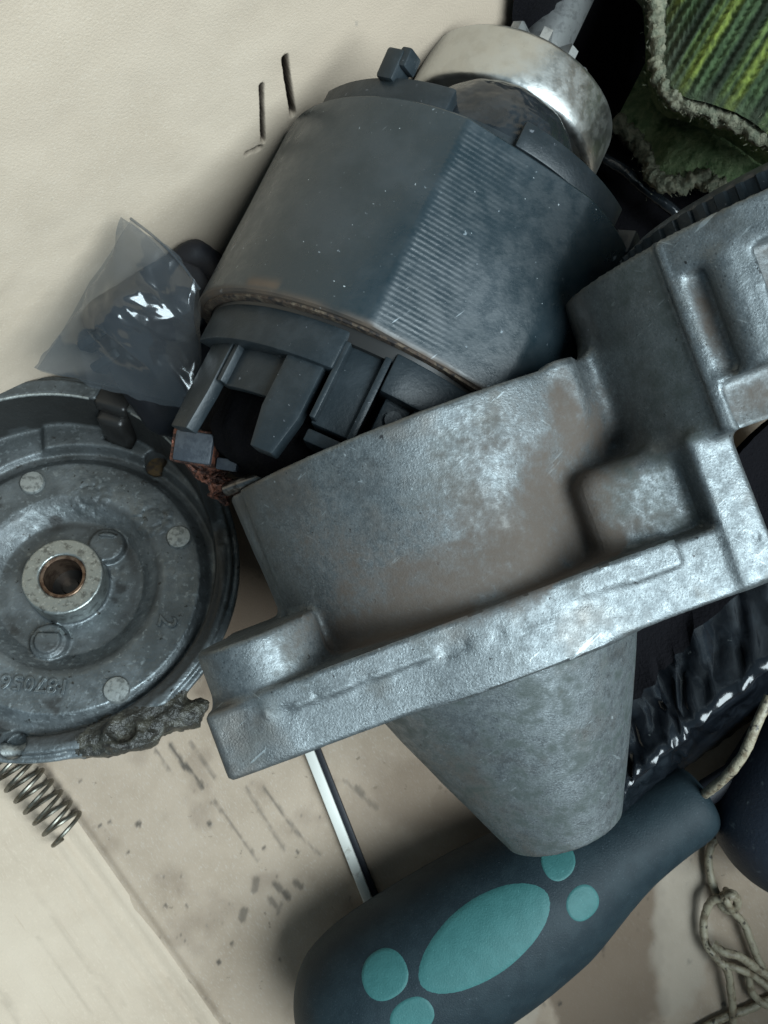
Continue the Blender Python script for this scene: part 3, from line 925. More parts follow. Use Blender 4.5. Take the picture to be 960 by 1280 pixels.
def cap_sdf(X, Y, Z):
    r = np.hypot(X, Y)
    x2, y2 = X - CXO, Y - CYO
    R2 = np.hypot(x2, y2)
    th = np.degrees(np.arctan2(y2, x2))
    tb_ = np.degrees(np.arctan2(Y, X))
    hgt = np.interp(r, prf_r, prf_h)
    # raised outer segments
    segm = sstep(-22, -20, th) * (1 - sstep(10, 12, th)) + sstep(15, 17, th) * (1 - sstep(100, 103, th)) + sstep(-75, -73, th) * (1 - sstep(-31, -29, th))
    hgt = hgt + 2.0 * segm * sstep(37.0, 38.6, r) * sstep(45, 44, R2)
    # two lugs beside the boss
    for a, rad in ((54, 13.6), (-101, 15.2)):
        q = np.hypot(X - rad * math.cos(math.radians(a)), Y - rad * math.sin(math.radians(a)))
        hgt = np.maximum(hgt, 2.2 * sstep(5.0, 4.2, q) + 1.0 * sstep(3.4, 3.0, q) * (Y * np.sign(math.sin(math.radians(a))) > 13))
    # cast date stamps
    for a, rad in ((84, 24.2), (43, 26.6)):
        q = np.hypot(X - rad * math.cos(math.radians(a)), Y - rad * math.sin(math.radians(a)))
        dx, dy = X - rad * math.cos(math.radians(a)), Y - rad * math.sin(math.radians(a))
        tt = np.arctan2(dy, dx)
        hgt = hgt + sstep(5.3, 4.9, q) * (.25 - .35 * (np.abs(np.sin(tt * 5)) < .22) * (q > 1.2) - .3 * (np.abs(q - 2.8) < .35))
    body = smax(smax(Z - hgt, -4.2 - Z, .5), R2 - RC, .6)
    wh = 4.6 + 16 * sstep(16, 34, th) * (1 - sstep(196, 212, np.where(th < -90, th + 360, th))) + .0 * th
    wh = np.where(th < -90, 4.6 + 16 * (1 - sstep(-168, -150, th)), wh)
    wall = smax(np.abs(R2 - (RC - 2.1)) - 2.1, Z - wh, .5)
    wall = smax(wall, -4 - Z, .5)
    lip = smax(np.abs(R2 - (RC + .6)) - 1.2, np.abs(Z - wh + 2.6) - .9, .4)
    d = smin(body, wall, 1.2)
    d = np.minimum(d, lip)
    boss = smax(np.abs(r - 7.6) - 2.25, Z - 8.6, .5)
    boss = smax(boss, -Z - 1, .3)
    d = smin(d, boss, .8)
    d = smax(d, -smax(r - 5.6, -1.5 - Z, .3), .3)
    # wall notch and bolt holes
    na = math.radians(71)
    u_ = x2 * math.cos(na) + y2 * math.sin(na)
    w_ = -x2 * math.sin(na) + y2 * math.cos(na)
    d = smax(d, -smax(smax(np.abs(w_) - 4.2, 38 - u_, .4), 3 - Z, .4), .4)
    for a, rad, hr in ((62, 39.2, 3.1), (-100, 40.5, 3.3)):
        q = np.hypot(X - rad * math.cos(math.radians(a)), Y - rad * math.sin(math.radians(a)))
        d = smax(d, -smax(q - hr, -2 - Z, .3), .3)
    # torn, melted grease-caked edge
    lx_, ly_, lz_ = X - LUMP[0], Y - LUMP[1], Z - LUMP[2]
    nearl = (np.abs(lx_ - 4) < 22) & (np.abs(ly_) < 16)
    rgh = np.zeros(np.shape(X))
    rgh[nearl] = 1.5 * fbm(X[nearl] / 4, Y[nearl] / 4, Z[nearl] / 4, 3) + .5 * fbm(X[nearl] / 1.5, Y[nearl] / 1.5, Z[nearl] / 1.5, 2)
    lp = (np.sqrt((lx_ / 10.5) ** 2 + ((ly_ - .22 * lx_) / 4.6) ** 2 + (lz_ / 5.0) ** 2) - 1) * 4.4
    lp = smin(lp, (np.sqrt(((lx_ - 11) / 8) ** 2 + ((ly_ - 5.5) / 4.0) ** 2 + ((lz_ + 2) / 4) ** 2) - 1) * 3.8, 3)
    pit = np.sqrt((lx_ + 1) ** 2 + (ly_ - .5) ** 2 + (lz_ - 5.0) ** 2) - 3.2
    lp = smax(lp + rgh, -pit - .5 * rgh, 1.0)
    d = smin(d, lp, 2.2)
    return roughen(d, X, Y, Z, lambda x, y, z: .14 * fbm(x / 5, y / 5, z / 5, 2))

cV, cQ = nets(cap_sdf, (-56, -56, -8), (46, 52, 23), .55)
endcap = thing('end_cap', 'round grey cast metal end cap lying face up at the left', 'motor end cap', (CO[0], CO[1], 0))
cr_ = np.hypot(cV[:, 0], cV[:, 1])
na_ = fbm(cV[:, 0] / 6, cV[:, 1] / 6, cV[:, 2] / 6, 4)
R2c = np.hypot(cV[:, 0] - CXO, cV[:, 1] - CYO)
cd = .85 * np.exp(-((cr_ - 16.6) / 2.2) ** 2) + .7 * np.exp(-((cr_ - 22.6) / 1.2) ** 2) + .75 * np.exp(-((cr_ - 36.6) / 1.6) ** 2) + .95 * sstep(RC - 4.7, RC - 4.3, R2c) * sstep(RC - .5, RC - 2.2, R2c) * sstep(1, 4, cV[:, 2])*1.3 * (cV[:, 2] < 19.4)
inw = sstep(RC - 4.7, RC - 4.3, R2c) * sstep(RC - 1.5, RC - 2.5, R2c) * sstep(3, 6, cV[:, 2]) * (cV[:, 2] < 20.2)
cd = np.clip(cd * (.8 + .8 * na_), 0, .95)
cd = np.maximum(cd, inw * .96)  # inner face of the rim wall set near black
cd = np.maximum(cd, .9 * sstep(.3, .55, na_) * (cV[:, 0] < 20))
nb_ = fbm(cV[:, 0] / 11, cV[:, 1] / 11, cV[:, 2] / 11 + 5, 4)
cd = np.maximum(cd, np.clip(.50 * sstep(-10, 34, cV[:, 1]) + .02 + .8 * nb_ + .3 * na_, 0, .62))  # darker towards the upper edge, broken up by noise
cc_ = cV[cQ].mean(1)
isl = (np.sqrt(((cc_[:, 0] - LUMP[0]) / 12.5) ** 2 + ((cc_[:, 1] - LUMP[1] - .22 * (cc_[:, 0] - LUMP[0])) / 6.2) ** 2 + ((cc_[:, 2] - LUMP[2]) / 8) ** 2)
       + .25 * fbm(cc_[:, 0] / 3, cc_[:, 1] / 3, cc_[:, 2] / 3, 3) < 1) | (np.hypot((cc_[:, 0] - LUMP[0] - 12) / 9.5, (cc_[:, 1] - LUMP[1] - 5.5) / 5) < 1) & (np.hypot(cc_[:, 0] - CXO, cc_[:, 1] - CYO) > RC + .6)
isb = (np.hypot(cc_[:, 0], cc_[:, 1]) < 10.1) & (cc_[:, 2] > 1.2)
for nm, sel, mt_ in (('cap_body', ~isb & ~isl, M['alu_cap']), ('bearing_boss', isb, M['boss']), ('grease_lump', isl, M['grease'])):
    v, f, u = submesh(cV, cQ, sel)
    mk(nm, CF(v), f, mt_, endcap, sharp=0, attrs={'dirt_tone': cd[u]})
mk('bronze_bush', *lathe([(-1.2, 5.7), (8.0, 5.7), (8.2, 5.3), (8.0, 4.7), (-1.2, 4.7)], CF, 60), M['bronze'], endcap)
mk('bush_floor', *lathe([(-.8, 5.0), (-.6, 2.2), (.4, 2.0), (.6, .01)], Frame(CO, cx, cyv, cn), 40), M['black_hole'], endcap)
for a, rad in ((115, 29.5), (25.5, 29.6), (-60, 31.2), (-160, 30.5)):
    c = CF(np.array([rad * math.cos(math.radians(a)), rad * math.sin(math.radians(a)), 3.8]))
    mk('rivet', *lathe([(-1, 3.2), (.9, 3.2), (1.3, 2.9), (1.4, 2.2), (1.45, .01)], Frame(c, cx, cyv, cn), 40), M['rivet'], endcap)
c = CF(np.array([39.2 * math.cos(math.radians(62)), 39.2 * math.sin(math.radians(62)), 0.0]))
mk('hole_plug', *lathe([(-1.6, 3.3), (-.2, 3.3), (-.1, .01)], Frame(c, cx, cyv, cn), 30), M['amber'], endcap)
na = math.radians(71)
gF = Frame(CF(np.array([CXO + 42.3 * math.cos(na), CYO + 42.3 * math.sin(na), 8.0])), CF.x * math.cos(na) + CF.y * math.sin(na), -CF.x * math.sin(na) + CF.y * math.cos(na), cn)
mk('grommet', *merge([rbox((0, 0, 0), (9.0, 8.0, 17), 1.8, gF, seg=3), rbox((1.4, 0, 10.5), (7, 9.0, 5.0), 1.4, gF, seg=3)]), M['black_hole'], endcap)
# white worn inner rim edge
def rimarc(a0, a1, rr_, z):
    t = np.radians(np.linspace(a0, a1, 40))
    return CF(np.stack([CXO + rr_ * np.cos(t), CYO + rr_ * np.sin(t), np.full(40, z)], -1))
mk('worn_edge', *merge([tube(rimarc(79, 150, RC - 4.2, 20.3), .4, 6), tube(rimarc(36, 63, RC - 4.2, 20.2), .35, 6)]), M['rivet'], endcap)

def lettering(txt, size, depth, fr, ang, parent, mat_, name='lettering'):
    cu = bpy.data.curves.new('tmp', 'FONT')
    cu.body = txt
    cu.size = size
    cu.extrude = depth
    cu.bevel_depth = .12
    cu.align_x = 'CENTER'; cu.align_y = 'CENTER'
    cu.space_character = 1.1
    o = bpy.data.objects.new('tmp', cu)
    col.objects.link(o)
    dg = bpy.context.evaluated_depsgraph_get()
    me = o.evaluated_get(dg).to_mesh()
    V = np.array([v.co[:] for v in me.vertices])
    F = [list(p.vertices) for p in me.polygons]
    o.evaluated_get(dg).to_mesh_clear()
    bpy.data.objects.remove(o); bpy.data.curves.remove(cu)
    c_, s_ = math.cos(ang), math.sin(ang)
    V = np.stack([V[:, 0] * c_ - V[:, 1] * s_, V[:, 0] * s_ + V[:, 1] * c_, V[:, 2]], -1)
    return mk(name, fr(V), F, mat_, parent, sharp=30)
a = math.radians(-98)
lettering('187056', 5.0, .18, Frame(CF(np.array([26.2 * math.cos(a), 26.2 * math.sin(a), 4.55])), cx, cyv, cn), a + math.radians(-90) + math.pi * 0 - math.radians(0) + math.radians(4), endcap, M['alu_cap'])
a = math.radians(-21)
lettering('2', 6.2, .18, Frame(CF(np.array([27.6 * math.cos(a), 27.6 * math.sin(a), 4.55])), cx, cyv, cn), math.radians(-100), endcap, M['alu_cap'])

# crushed rim strip on the lower edge
pts = spline([at(-60, 938, 47), at(0, 940, 48), at(50, 938, 48), at(100, 930, 47), at(130, 918, 45)], 6)
def strip_lip(X): return X
mk('crushed_lip', *tube(pts, 1.9 + .5 * np.sin(np.arange(len(pts)) * 1.3), 10), M['rivet'], endcap)

# ------------------------------------------------------------------ clear bag with black parts, upper left
def crumple(corners, n, m, amp, seed, bulge=0.0, fine=.35, out=(0, 0, 1.0)):
    """facetted film patch between four corners (a b / d c)"""
    rg = np.random.default_rng(seed)
    a, b, c, d = [np.asarray(k, float) for k in corners]
    s = np.linspace(0, 1, n)[:, None, None]
    t = np.linspace(0, 1, m)[None, :, None]
    s = s + np.zeros((n, m, 1)); t = t + np.zeros((n, m, 1))
    js = rg.uniform(-.35, .35, (n, m, 1)) / n
    jt = rg.uniform(-.35, .35, (n, m, 1)) / m
    inner = np.zeros((n, m, 1)); inner[1:-1, 1:-1] = 1
    s = s + js * inner; t = t + jt * inner
    p = (a * (1 - s) + b * s) * (1 - t) + (d * (1 - s) + c * s) * t
    nn = unit(np.asarray(out, float))
    w = rg.normal(size=(n, m, 1)) * amp
    w = w + bulge * np.sin(np.pi * np.clip(s, 0, 1)) * np.sin(np.pi * np.clip(t, 0, 1))
    p = p + nn * w
    return p

def refine(p, amp, seed):
    """split each cell in two with a little more crumple"""
    rg = np.random.default_rng(seed)
    n, m, _ = p.shape
    q = np.zeros((2 * n - 1, 2 * m - 1, 3))
    q[::2, ::2] = p
    q[1::2, ::2] = (p[1:] + p[:-1]) / 2
    q[:, 1::2] = (q[:, 2::2] + q[:, :-1:2]) / 2
    q = q + rg.normal(size=q.shape) * amp
    return q

def film(name, p, mt_, parent, smooth=False):
    n, m, _ = p.shape
    Fq = grid_faces(n, m)
    tri = np.vstack([Fq[:, [0, 1, 2]], Fq[:, [0, 2, 3]]])
    return mk(name, p.reshape(-1, 3), tri, mt_, parent, smooth=smooth, sharp=25)

bag = thing('clear_bag', 'crumpled clear plastic bag with black parts beside the cardboard wall', 'plastic bag', at(160, 400, 0))
def wrinkle(corners, n, bulge, seed, amp=1.0, jag=1.2):
    """thin film between four corners (a b / d c): soft folds with sharp creases"""
    a, b, c, d = corners
    s_, t_ = [k[..., None] for k in np.meshgrid(np.linspace(0, 1, n), np.linspace(0, 1, n), indexing='ij')]
    p = (a * (1 - s_) + b * s_) * (1 - t_) + (d * (1 - s_) + c * s_) * t_
    x, y = p[..., 0], p[..., 1]
    def rid(k, o):
        return 1 - np.abs(fbm(x / k + .4 * y / k, y / k + seed, o, 2)) * 2.2
    z = bulge * np.sin(np.pi * s_[..., 0]) * np.sin(np.pi * t_[..., 0])
    mid = np.exp(-((s_[..., 0] - .55) / .38) ** 2 - ((t_[..., 0] - .5) / .38) ** 2)
    z = z + amp * (2.4 * rid(15, 1) + (.3 + 1.5 * mid) * rid(8.0, 2) + (.05 + .42 * mid) * rid(3.4, 3))
    e = np.minimum.reduce([s_[..., 0], 1 - s_[..., 0], t_[..., 0], 1 - t_[..., 0]])
    off = jag * np.stack([fbm(x / 9, y / 9, 7, 3), fbm(x / 9, y / 9, 11, 3)], -1) * np.exp(-e / .06)[..., None]
    p[..., :2] += off * 2.0
    p[..., 2] += z
    return p
top = wrinkle((at(163, 273, 70), at(250, 362, 68), at(252, 512, 56), at(48, 462, 60)), 110, 6, 3.0)
pc = top[60, 55].copy()
w_ = np.exp(-((np.linspace(0, 1, 110)[None, :] - .5) / .22) ** 2) * np.exp(-((np.linspace(0, 1, 110)[:, None] - .58) / .28) ** 2)
top[..., 2] += w_ * (2 - .50 * (top[..., 0] - pc[0]) + .16 * (top[..., 1] - pc[1]))
film('front_film', top, M['film'], bag, smooth=True)
bot = crumple((at(163, 273, 70), at(250, 362, 66), at(252, 512, 46), at(48, 462, 50)), 6, 6, .4, 4, bulge=-8)
film('back_film', refine(bot, .1, 6), M['film_back'], bag, smooth=True)
mk('film_edge', *tube(spline([at(163, 273, 72), at(195, 298, 72), at(225, 328, 71), at(250, 362, 70)], 5), .3, 6), M['film'], bag)
# wrapped dark blocks, enlarged to stand in for shade beside the motor
wrap = thing('black_part', 'black moulded part in the clear plastic bag, enlarged as shade beside the motor', 'motor part', at(200, 430, 0))
bF2 = Frame(at(222, 418, 38), unit((.85, .5, .1)), unit((-.5, .85, .1)), unit((0, -.1, 1)))
def dark_mass(X, Y, Z):
    d = sbox(X, Y, Z, (-18, -20, -30), (19, 16, 9), 5)
    d = smin(d, np.hypot(X - 6, Y - 4) - 9 + np.maximum(Z - 14, 0) * 3, 3)
    return d + 1.3 * fbm(X / 7, Y / 7, Z / 7, 3)
v, q = nets(dark_mass, (-23, -26, -34), (24, 24, 19), 1.0)
mk('part_and_shade', bF2(v), q, M['rubber'], wrap, sharp=0)
mk('part_ribs', *merge([rbox((-17, -10 + 6 * k, 5), (8, 2.2, 9), .5, bF2) for k in (2, 3)]), M['plastic'], wrap)

# ------------------------------------------------------------------ black plastic-wrapped thing, right
wrapR = thing('wrapped_part', 'black part wrapped in shiny creased film under the housing flange', 'wrapped part', at(880, 850, 0))
st = []
rg = np.random.default_rng(11)
cre = spline([at(757, 1030, 47), at(790, 978, 46), at(840, 935, 47), at(890, 892, 48), at(960, 838, 50), at(1060, 770, 52)], 7)
bk_ = spline([at(700, 870, 36), at(740, 810, 36), at(800, 730, 36), at(860, 650, 34), at(950, 540, 32), at(1060, 460, 32)], 7)  # back edge carried up as added dark fill for the gap beside the flange
fr_ = spline([at(775, 1018, 34), at(800, 1000, 24), at(855, 962, 14), at(905, 925, 10), at(970, 880, 8), at(1070, 815, 8)], 7)
n = len(cre)
rowsP = []
for k in range(9):
    t = k / 8
    rowsP.append(bk_ * (1 - t) + cre * t + np.array([0, 0, -5.0]) * math.sin(math.pi * t))
for k in range(1, 6):
    t = k / 5
    rowsP.append(cre * (1 - t) + fr_ * t)
G = np.stack(rowsP, 1)
am = np.zeros(G.shape[:2]); am[:, 1:6] = .06; am[:, 5:12] = .6; am[:, 8] = .5; am[:, 11:] = .2
G = G + rg.normal(size=G.shape) * am[..., None]
G = refine(G, .05, 12)
bottom = G.copy()[:, ::-1][:, :2]
film('film_wrap', G[:, 10:], M['dark_film'], wrapR)
film('film_top', G[:, :11], M['near_black'], wrapR, smooth=True)
mk('film_tail', *tube(spline([cre[0], at(760, 1018, 47), at(757, 1038, 45)], 4), .35, 6), M['film'], wrapR)
inner = [bk_ * (1 - t) + fr_ * t - np.array([0, 0, 6]) for t in np.linspace(0, 1, 5)]
film('wrapped_core', np.stack(inner, 1), M['near_black'], wrapR)

# ------------------------------------------------------------------ screwdriver
sdc = at(625, 1152, 21.5)
SA = unit(np.array([.848, .53, 0]))
SB = np.array([SA[1], -SA[0], 0])          # sideways, towards the lower right
SF = Frame(sdc, SA, SB, UP)
k_ = (CAM_H - 21.5) / FOC
hp = np.array([(-286, 1), (-284, 22), (-276, 44), (-262, 65), (-244, 82), (-222, 93), (-178, 102), (-106, 104), (-14, 101), (55, 93), (85, 87), (115, 78), (150, 67), (185, 58), (217, 53), (245, 50), (265, 49), (280, 47), (292, 42), (299, 33), (302, 20), (303, 1)], float) * k_
def hand_r(s):
    return np.interp(s, hp[:, 0], hp[:, 1])
ss = spline(np.c_[hp, np.zeros(len(hp))], 6)[:, :2]
ss[:, 1] = np.maximum(ss[:, 1], .01)
def hand_pt(s, th, r):
    return SF(np.stack([s, np.sin(th) * r, np.cos(th) * np.minimum(r, r * .95)], -1))
driver = thing('screwdriver', 'dark navy screwdriver handle with teal rubber inserts', 'screwdriver', (sdc[0], sdc[1], 0))
nth = 72
T2 = np.linspace(0, 2 * np.pi, nth, endpoint=False)
Vh = np.vstack([hand_pt(np.full(nth, s), T2, np.full(nth, r)) for s, r in ss])
mk('handle', Vh, grid_faces(len(ss), nth, wrap=True), M['navy'], driver, sharp=0)
def insert(u, v, a, b, ang, pw=2.0, lift=.14):
    """rubber patch: ellipse a x b (mm) on the handle round the measured point"""
    w = at(u, v, 41)
    for _ in range(6):
        l = SF.inv(w)
        r = hand_r(l[0]) * .97
        z = sdc[2] + math.sqrt(max(r * r - l[1] ** 2, 1)) * .95
        w = at(u, v, z)
    l = SF.inv(w)
    nr, na_2 = 10, 48
    pts = []
    for i in range(nr + 1):
        q = i / nr
        for j in range(na_2):
            t = 2 * math.pi * j / na_2
            cx_, sx_ = math.cos(t), math.sin(t)
            ex, ey = a * q * math.copysign(abs(cx_) ** (2 / pw), cx_), b * q * math.copysign(abs(sx_) ** (2 / pw), sx_)
            s = l[0] + ex * math.cos(ang) - ey * math.sin(ang)
            y = l[1] + ex * math.sin(ang) + ey * math.cos(ang)
            r = np.interp(s, ss[:, 0], ss[:, 1])
            th = math.asin(max(-.98, min(.98, y / r)))
            e = lift if q < .93 else (-.25 if q == 1 else lift * .8)
            pts.append(hand_pt(np.array(s), np.array(th), np.array(r + e)))
    mk('grip_insert', np.array(pts).reshape(-1, 3), grid_faces(nr + 1, na_2, wrap=True)[:, ::-1], M['teal'], driver, sharp=0)
insert(606, 1174, 20.2, 8.6, -.02, 1.9)
insert(481, 1217, 6.4, 5.0, 0, 2.2)
insert(515, 1270, 6.0, 4.6, 0, 2.2)
insert(697, 1074, 4.7, 4.0, 0, 2.2)
insert(728, 1128, 4.6, 4.2, 0, 2.2)
mk('blade_shaft', *tube([SF(np.array([s, 0, 0])) for s in (62, 90, 130)], 3.4, 20), M['rubber'], driver)

# ------------------------------------------------------------------ two-tone strip on the box bottom
strip = thing('plastic_strip', 'thin white and black plastic strip running under the screwdriver', 'strip', at(430, 1030, .6))
p0, p1 = at(384, 915, 1.6), at(480, 1158, 1.6)
sd = unit(p1 - p0); sn = np.array([sd[1], -sd[0], 0])
if sn[0] > 0: sn = -sn
stF = Frame((p0 + p1) / 2, sd, sn, UP)
Ls = np.linalg.norm(p1 - p0)
mk('white_edge', *rbox((0, 1.45, 0), (Ls, 2.9, 2.0), .35, stF), M['white_pl'], strip)
mk('black_edge', *rbox((0, -.95, -.3), (Ls, 1.85, 1.6), .35, stF), M['rubber'], strip)

# ------------------------------------------------------------------ spring
q0, q1 = at(-12, 925, 7), at(88, 1042, 6)
sa_ = unit(q1 - q0); su = np.array([-sa_[1], sa_[0], 0]); sw = np.cross(sa_, su)
turns = 8.6
tt = np.linspace(0, 1, 340)
hel = q0 + np.outer(tt * np.linalg.norm(q1 - q0), sa_) + 5.3 * (np.cos(tt * turns * 2 * np.pi)[:, None] * su + np.sin(tt * turns * 2 * np.pi)[:, None] * sw)
tag(mk('coil_spring', *tube(hel, .6, 8), M['spring']), 'small steel coil spring sticking out from under the end cap', 'spring')

# ------------------------------------------------------------------ striped glove, upper right
glove = thing('knit_glove', 'green and black striped knitted glove with a beige hem', 'glove', at(900, 100, 20))
edge = spline([at(812, -60, 52), at(820, 0, 50), at(823, 60, 50), at(830, 102, 51), at(850, 126, 52), at(885, 138, 53), at(930, 157, 54), at(985, 195, 54), at(1040, 235, 52)], 22)
ne = len(edge)
nT = 230
dirS = np.array([.50, .866, 0])
V, Cc = [], []
arc = np.r_[0, np.cumsum(np.linalg.norm(np.diff(edge, axis=0), axis=1))]
for i in range(ne):
    for j in range(nT):
        t = j / (nT - 1) * 95
        p = edge[i] + dirS * t
        lat = p.dot(np.array([.866, -.5, 0]))
        rib_ = (.55 * math.sin(lat * 2 * math.pi / 2.1) + .28 * math.sin(t * 2 * math.pi / 1.7 + 2.2 * math.sin(lat * math.pi / 2.1))) * min(1, t / 3)
        z = 4.5 * (1 - math.exp(-t / 7)) + rib_ + 3 * math.sin(t / 26 + lat / 14)
        z -= 14 * max(0, 1 - i / 60.0) ** 2
        V.append(p + np.array([0, 0, z]))
V = np.array(V)
lat = V @ np.array([.866, -.5, 0])
dst = V @ dirS
nz1 = fbm(lat / 3.3, dst / 40, 0, 3)
nz2 = fbm(lat / .8, dst / 1.2, 5, 2)
ph_ = lat + 1.4 * fbm(dst / 25, lat / 30, 2, 2)
base_c = np.array([.032, .050, .028])
cols = np.tile(base_c, (len(V), 1))
def stripe(c0, w, rgb, k=1.0):
    global cols
    m = np.exp(-((ph_ - c0) / w) ** 4) * k * np.clip(.8 + .7 * nz2, 0, 1)
    cols = cols * (1 - m[:, None]) + np.array(rgb) * m[:, None]
lo_, hi_ = lat.min(), lat.max()
pos = lo_
while pos < hi_:
    stripe(pos, 1.3, (.17, .215, .045), .9)
    stripe(pos + 3.4, 1.6, (.062, .098, .044), .8)
    stripe(pos + 6.2, 1.3, (.016, .020, .014), .9)
    stripe(pos + 8.6, .8, (.115, .165, .05), .7)
    pos += 11.3
left_ = sstep(6, 0, np.repeat(arc, nT) - 24) * .85
gr = np.array([.085, .10, .07])
lw = sstep(-2, 4, 0 * lat) * 0
near_edge = sstep(5, .5, np.tile(np.linspace(0, 95, nT), ne)) * .35
side = V[:, 0] - at(823, 60, 54)[0]
near_edge = np.maximum(near_edge, .85 * sstep(7.5, 1.5, side + 1.2 * nz1))
m = np.clip(near_edge, 0, 1)[:, None]
cols = cols * (1 - m) + gr * m
cols = np.clip(cols * (1 + .5 * nz2[:, None]), 0, 1)
V[:, 2] += .35 * nz2
mk('glove_back', V, grid_faces(ne, nT), M['knit'], glove, sharp=0, attrs={'tint': cols})
def fuzzy(pts, r, seed, amp=.35):
    v, f = tube(pts, r, 14)
    n_ = fbm(v[:, 0] / 1.1 + seed, v[:, 1] / 1.1, v[:, 2] / 1.1, 3)
    c = np.repeat(pts, 14, axis=0)
    d = v[:len(c)] - c
    v[:len(c)] = c + d * (1 + amp * n_[:len(c), None] * 1.6)
    return v, f
mk('hem', *fuzzy(edge + np.array([0, 0, -.2]), 1.9, 1, .6), M['hem'], glove, sharp=0)
# cuff wall going down under the hem
Vw = []
nw = 14
for i in range(ne):
    for j in range(nw):
        t = j / (nw - 1)
        Vw.append(edge[i] + dirS * (9 * math.sin(t * 1.6)) + np.array([0, 0, -24 * t]))
Vw = np.array(Vw)
Vw += .4 * np.stack([fbm(Vw[:, 0] / 2, Vw[:, 1] / 2, Vw[:, 2] / 2), fbm(Vw[:, 0] / 2, Vw[:, 1] / 2, Vw[:, 2] / 2 + 9), 0 * Vw[:, 0]], -1)
mk('cuff_lining', Vw, grid_faces(ne, nw), M['knit_green'], glove, sharp=0)
low = spline([at(770, 150, 14), at(806, 190, 16), at(818, 222, 20), at(845, 231, 23), at(878, 224, 25), at(902, 236, 26), at(950, 255, 26), at(1000, 290, 26)], 16)
nl = len(low)
Vl = []
nj = 24
for i in range(nl):
    for j in range(nj):
        t = j / (nj - 1)
        Vl.append(low[i] + np.array([.45, .9, 0]) * 24 * t + np.array([0, 0, 5.5 * math.sin(t * 2.6) - 3 * t]))
Vl = np.array(Vl)
Vl[:, 2] += .6 * fbm(Vl[:, 0] / 1.3, Vl[:, 1] / 1.3, 4, 3)
mk('cuff_fold', Vl, grid_faces(nl, nj), M['knit_green'], glove, sharp=0)
mk('cuff_hem', *fuzzy(low, 2.2, 4, .6), M['hem'], glove, sharp=0)
# loose fibres of the fuzzy edges
fp, ff = [], []
rgf = np.random.default_rng(5)
def fibres(path, n_, ln, spread):
    for _ in range(n_):
        c = path[rgf.integers(len(path))] + rgf.normal(size=3) * spread
        d = unit(rgf.normal(size=3) + np.array([0, 0, .6])) * ln * rgf.uniform(.4, 1)
        s = unit(np.cross(d, rgf.normal(size=3))) * .07
        k = len(fp)
        mid = c + d * .55 + rgf.normal(size=3) * .25
        fp.extend([c - s, c + s, mid + s * .8, mid - s * .8, c + d])
        ff.extend([(k, k + 1, k + 2, k + 3), (k + 3, k + 2, k + 4)])
fibres(edge, 2600, 1.3, 1.2)
fibres(low, 1600, 1.3, 1.3)
fo = mk('loose_fibres', np.array(fp), ff, M['hem'], glove, smooth=False)
fo["kind"] = "stuff"

# ------------------------------------------------------------------ black cloth, partly stand-in shade, and cable behind the drum
q_ = np.linspace(0, 150, 76)                # down the wall, where it stands in for shade, then over the bottom
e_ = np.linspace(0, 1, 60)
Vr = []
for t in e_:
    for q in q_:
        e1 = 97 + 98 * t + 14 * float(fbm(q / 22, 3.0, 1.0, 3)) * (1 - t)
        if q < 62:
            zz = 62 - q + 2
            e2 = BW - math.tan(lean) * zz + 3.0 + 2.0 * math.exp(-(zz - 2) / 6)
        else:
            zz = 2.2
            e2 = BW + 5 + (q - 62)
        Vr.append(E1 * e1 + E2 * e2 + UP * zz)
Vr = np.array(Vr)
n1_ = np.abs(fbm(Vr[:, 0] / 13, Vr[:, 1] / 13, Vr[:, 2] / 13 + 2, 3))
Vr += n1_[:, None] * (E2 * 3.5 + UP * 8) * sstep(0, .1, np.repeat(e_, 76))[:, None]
tag(mk('cloth_and_shade', Vr, grid_faces(60, 76), M['near_black'], sharp=0), 'black crumpled cloth, carried up the wall as the shadow between the steel drum and the glove', 'cloth')
cb = spline([at(720, 168, 10), at(752, 196, 12), at(780, 213, 14), at(806, 236, 15), at(840, 262, 15), at(880, 300, 12)], 7)
tag(mk('black_cable', *tube(cb, 1.5, 12), M['gloss_black']), 'thin black cable running from the steel drum towards the glove', 'cable')

# ------------------------------------------------------------------ dark handle and string, lower right
dh0, dh1 = at(982, 1050, 22), at(1065, 900, 24)
dF = frame_axis(dh0, dh1 - dh0)
pr = [(-14, .01), (-13.6, 5), (-12, 10), (-8.5, 15.5), (-3, 19.5), (5, 21.5), (20, 21), (40, 19), (60, 18), (64, 16), (66, .01)]
pr = spline(np.c_[np.array(pr), np.zeros(len(pr))], 4)[:, :2]
pr[:, 1] = np.maximum(pr[:, 1], .01)
M['dusty_navy'] = mat('dusty_navy_plastic', (.012, .018, .030), .5, 0, layers=[(.5, 5, .60, .72, (.06, .075, .085)), (1.0, 3, .72, .78, (.18, .19, .2))], bumps=[(1.2, 3, .15)])
tag(mk('dark_handle', *lathe(pr, dF, 72, lambda s, t: .3 * fbm(s / 8, t * 2, 0, 2)), M['dusty_navy'], sharp=0), 'dusty navy black rounded handle end beside the tangled string', 'handle')

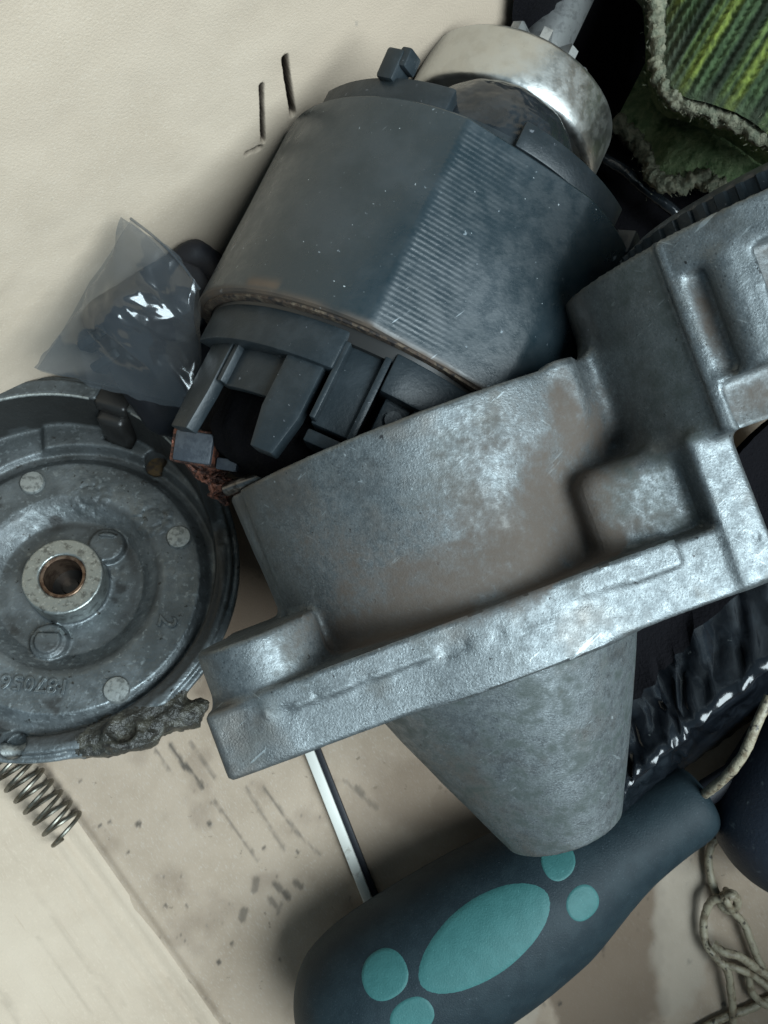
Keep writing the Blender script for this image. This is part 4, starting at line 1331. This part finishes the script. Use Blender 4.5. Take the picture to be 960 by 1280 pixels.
def strand(px, r=1.35, n=7):
    p = spline([at(u, v, z) for u, v, z in px], n)
    p = p + .05 * RNG.normal(size=p.shape)
    rad = .84 * r * (1 + .04 * np.sin(np.arange(len(p)) * .8) + .02 * RNG.normal(size=len(p)))
    return tube(p, rad, 10)
cord = thing('knotted_string', 'knotted beige waxed string lying in loops by the dark handle', 'string', at(910, 1180, 0))
mk('upper_strand', *strand([(962, 870, 46), (943, 912, 46), (928, 945, 43), (906, 972, 38), (884, 990, 30), (866, 1006, 20)], 1.5), M['string'], cord)
mk('main_strand', *strand([(906, 1035, 3), (893, 1050, 3), (886, 1070, 3), (888, 1095, 3), (896, 1117, 4), (908, 1130, 6), (918, 1136, 7), (922, 1126, 9), (914, 1120, 10), (903, 1124, 9)]), M['string'], cord)
mk('loop_strand', *strand([(903, 1122, 8), (888, 1128, 6), (880, 1148, 4), (881, 1175, 4), (890, 1192, 4), (900, 1202, 5), (910, 1215, 5), (914, 1240, 4), (916, 1275, 3), (912, 1310, 3)]), M['string'], cord)
mk('side_strand', *strand([(917, 1140, 5), (930, 1155, 4), (938, 1175, 4), (946, 1195, 4), (956, 1215, 4), (975, 1230, 4)]), M['string'], cord)
mk('cross_strand', *strand([(892, 1180, 6), (905, 1190, 8), (925, 1196, 8), (948, 1212, 7), (975, 1228, 6)], 1.45), M['string'], cord)
mk('low_strand', *strand([(905, 1205, 5), (925, 1212, 6), (945, 1222, 5), (980, 1250, 5)], 1.3), M['string'], cord)
mk('curl_strand', *strand([(936, 1212, 4), (938, 1235, 3), (948, 1250, 3), (965, 1258, 3), (985, 1250, 3)], 1.3), M['string'], cord)
mk('end_strand', *strand([(990, 1240, 2), (955, 1252, 2), (935, 1262, 2), (905, 1272, 2), (880, 1285, 2), (850, 1300, 2)], 1.35), M['string'], cord)
mk('knot', *merge([strand([(902, 1120, 5), (912, 1116, 8), (921, 1122, 9), (920, 1134, 7), (909, 1138, 5), (901, 1131, 4), (902, 1121, 5)], 1.3),
                   strand([(908, 1113, 4), (908, 1125, 10), (916, 1140, 6)], 1.2)]), M['string'], cord)
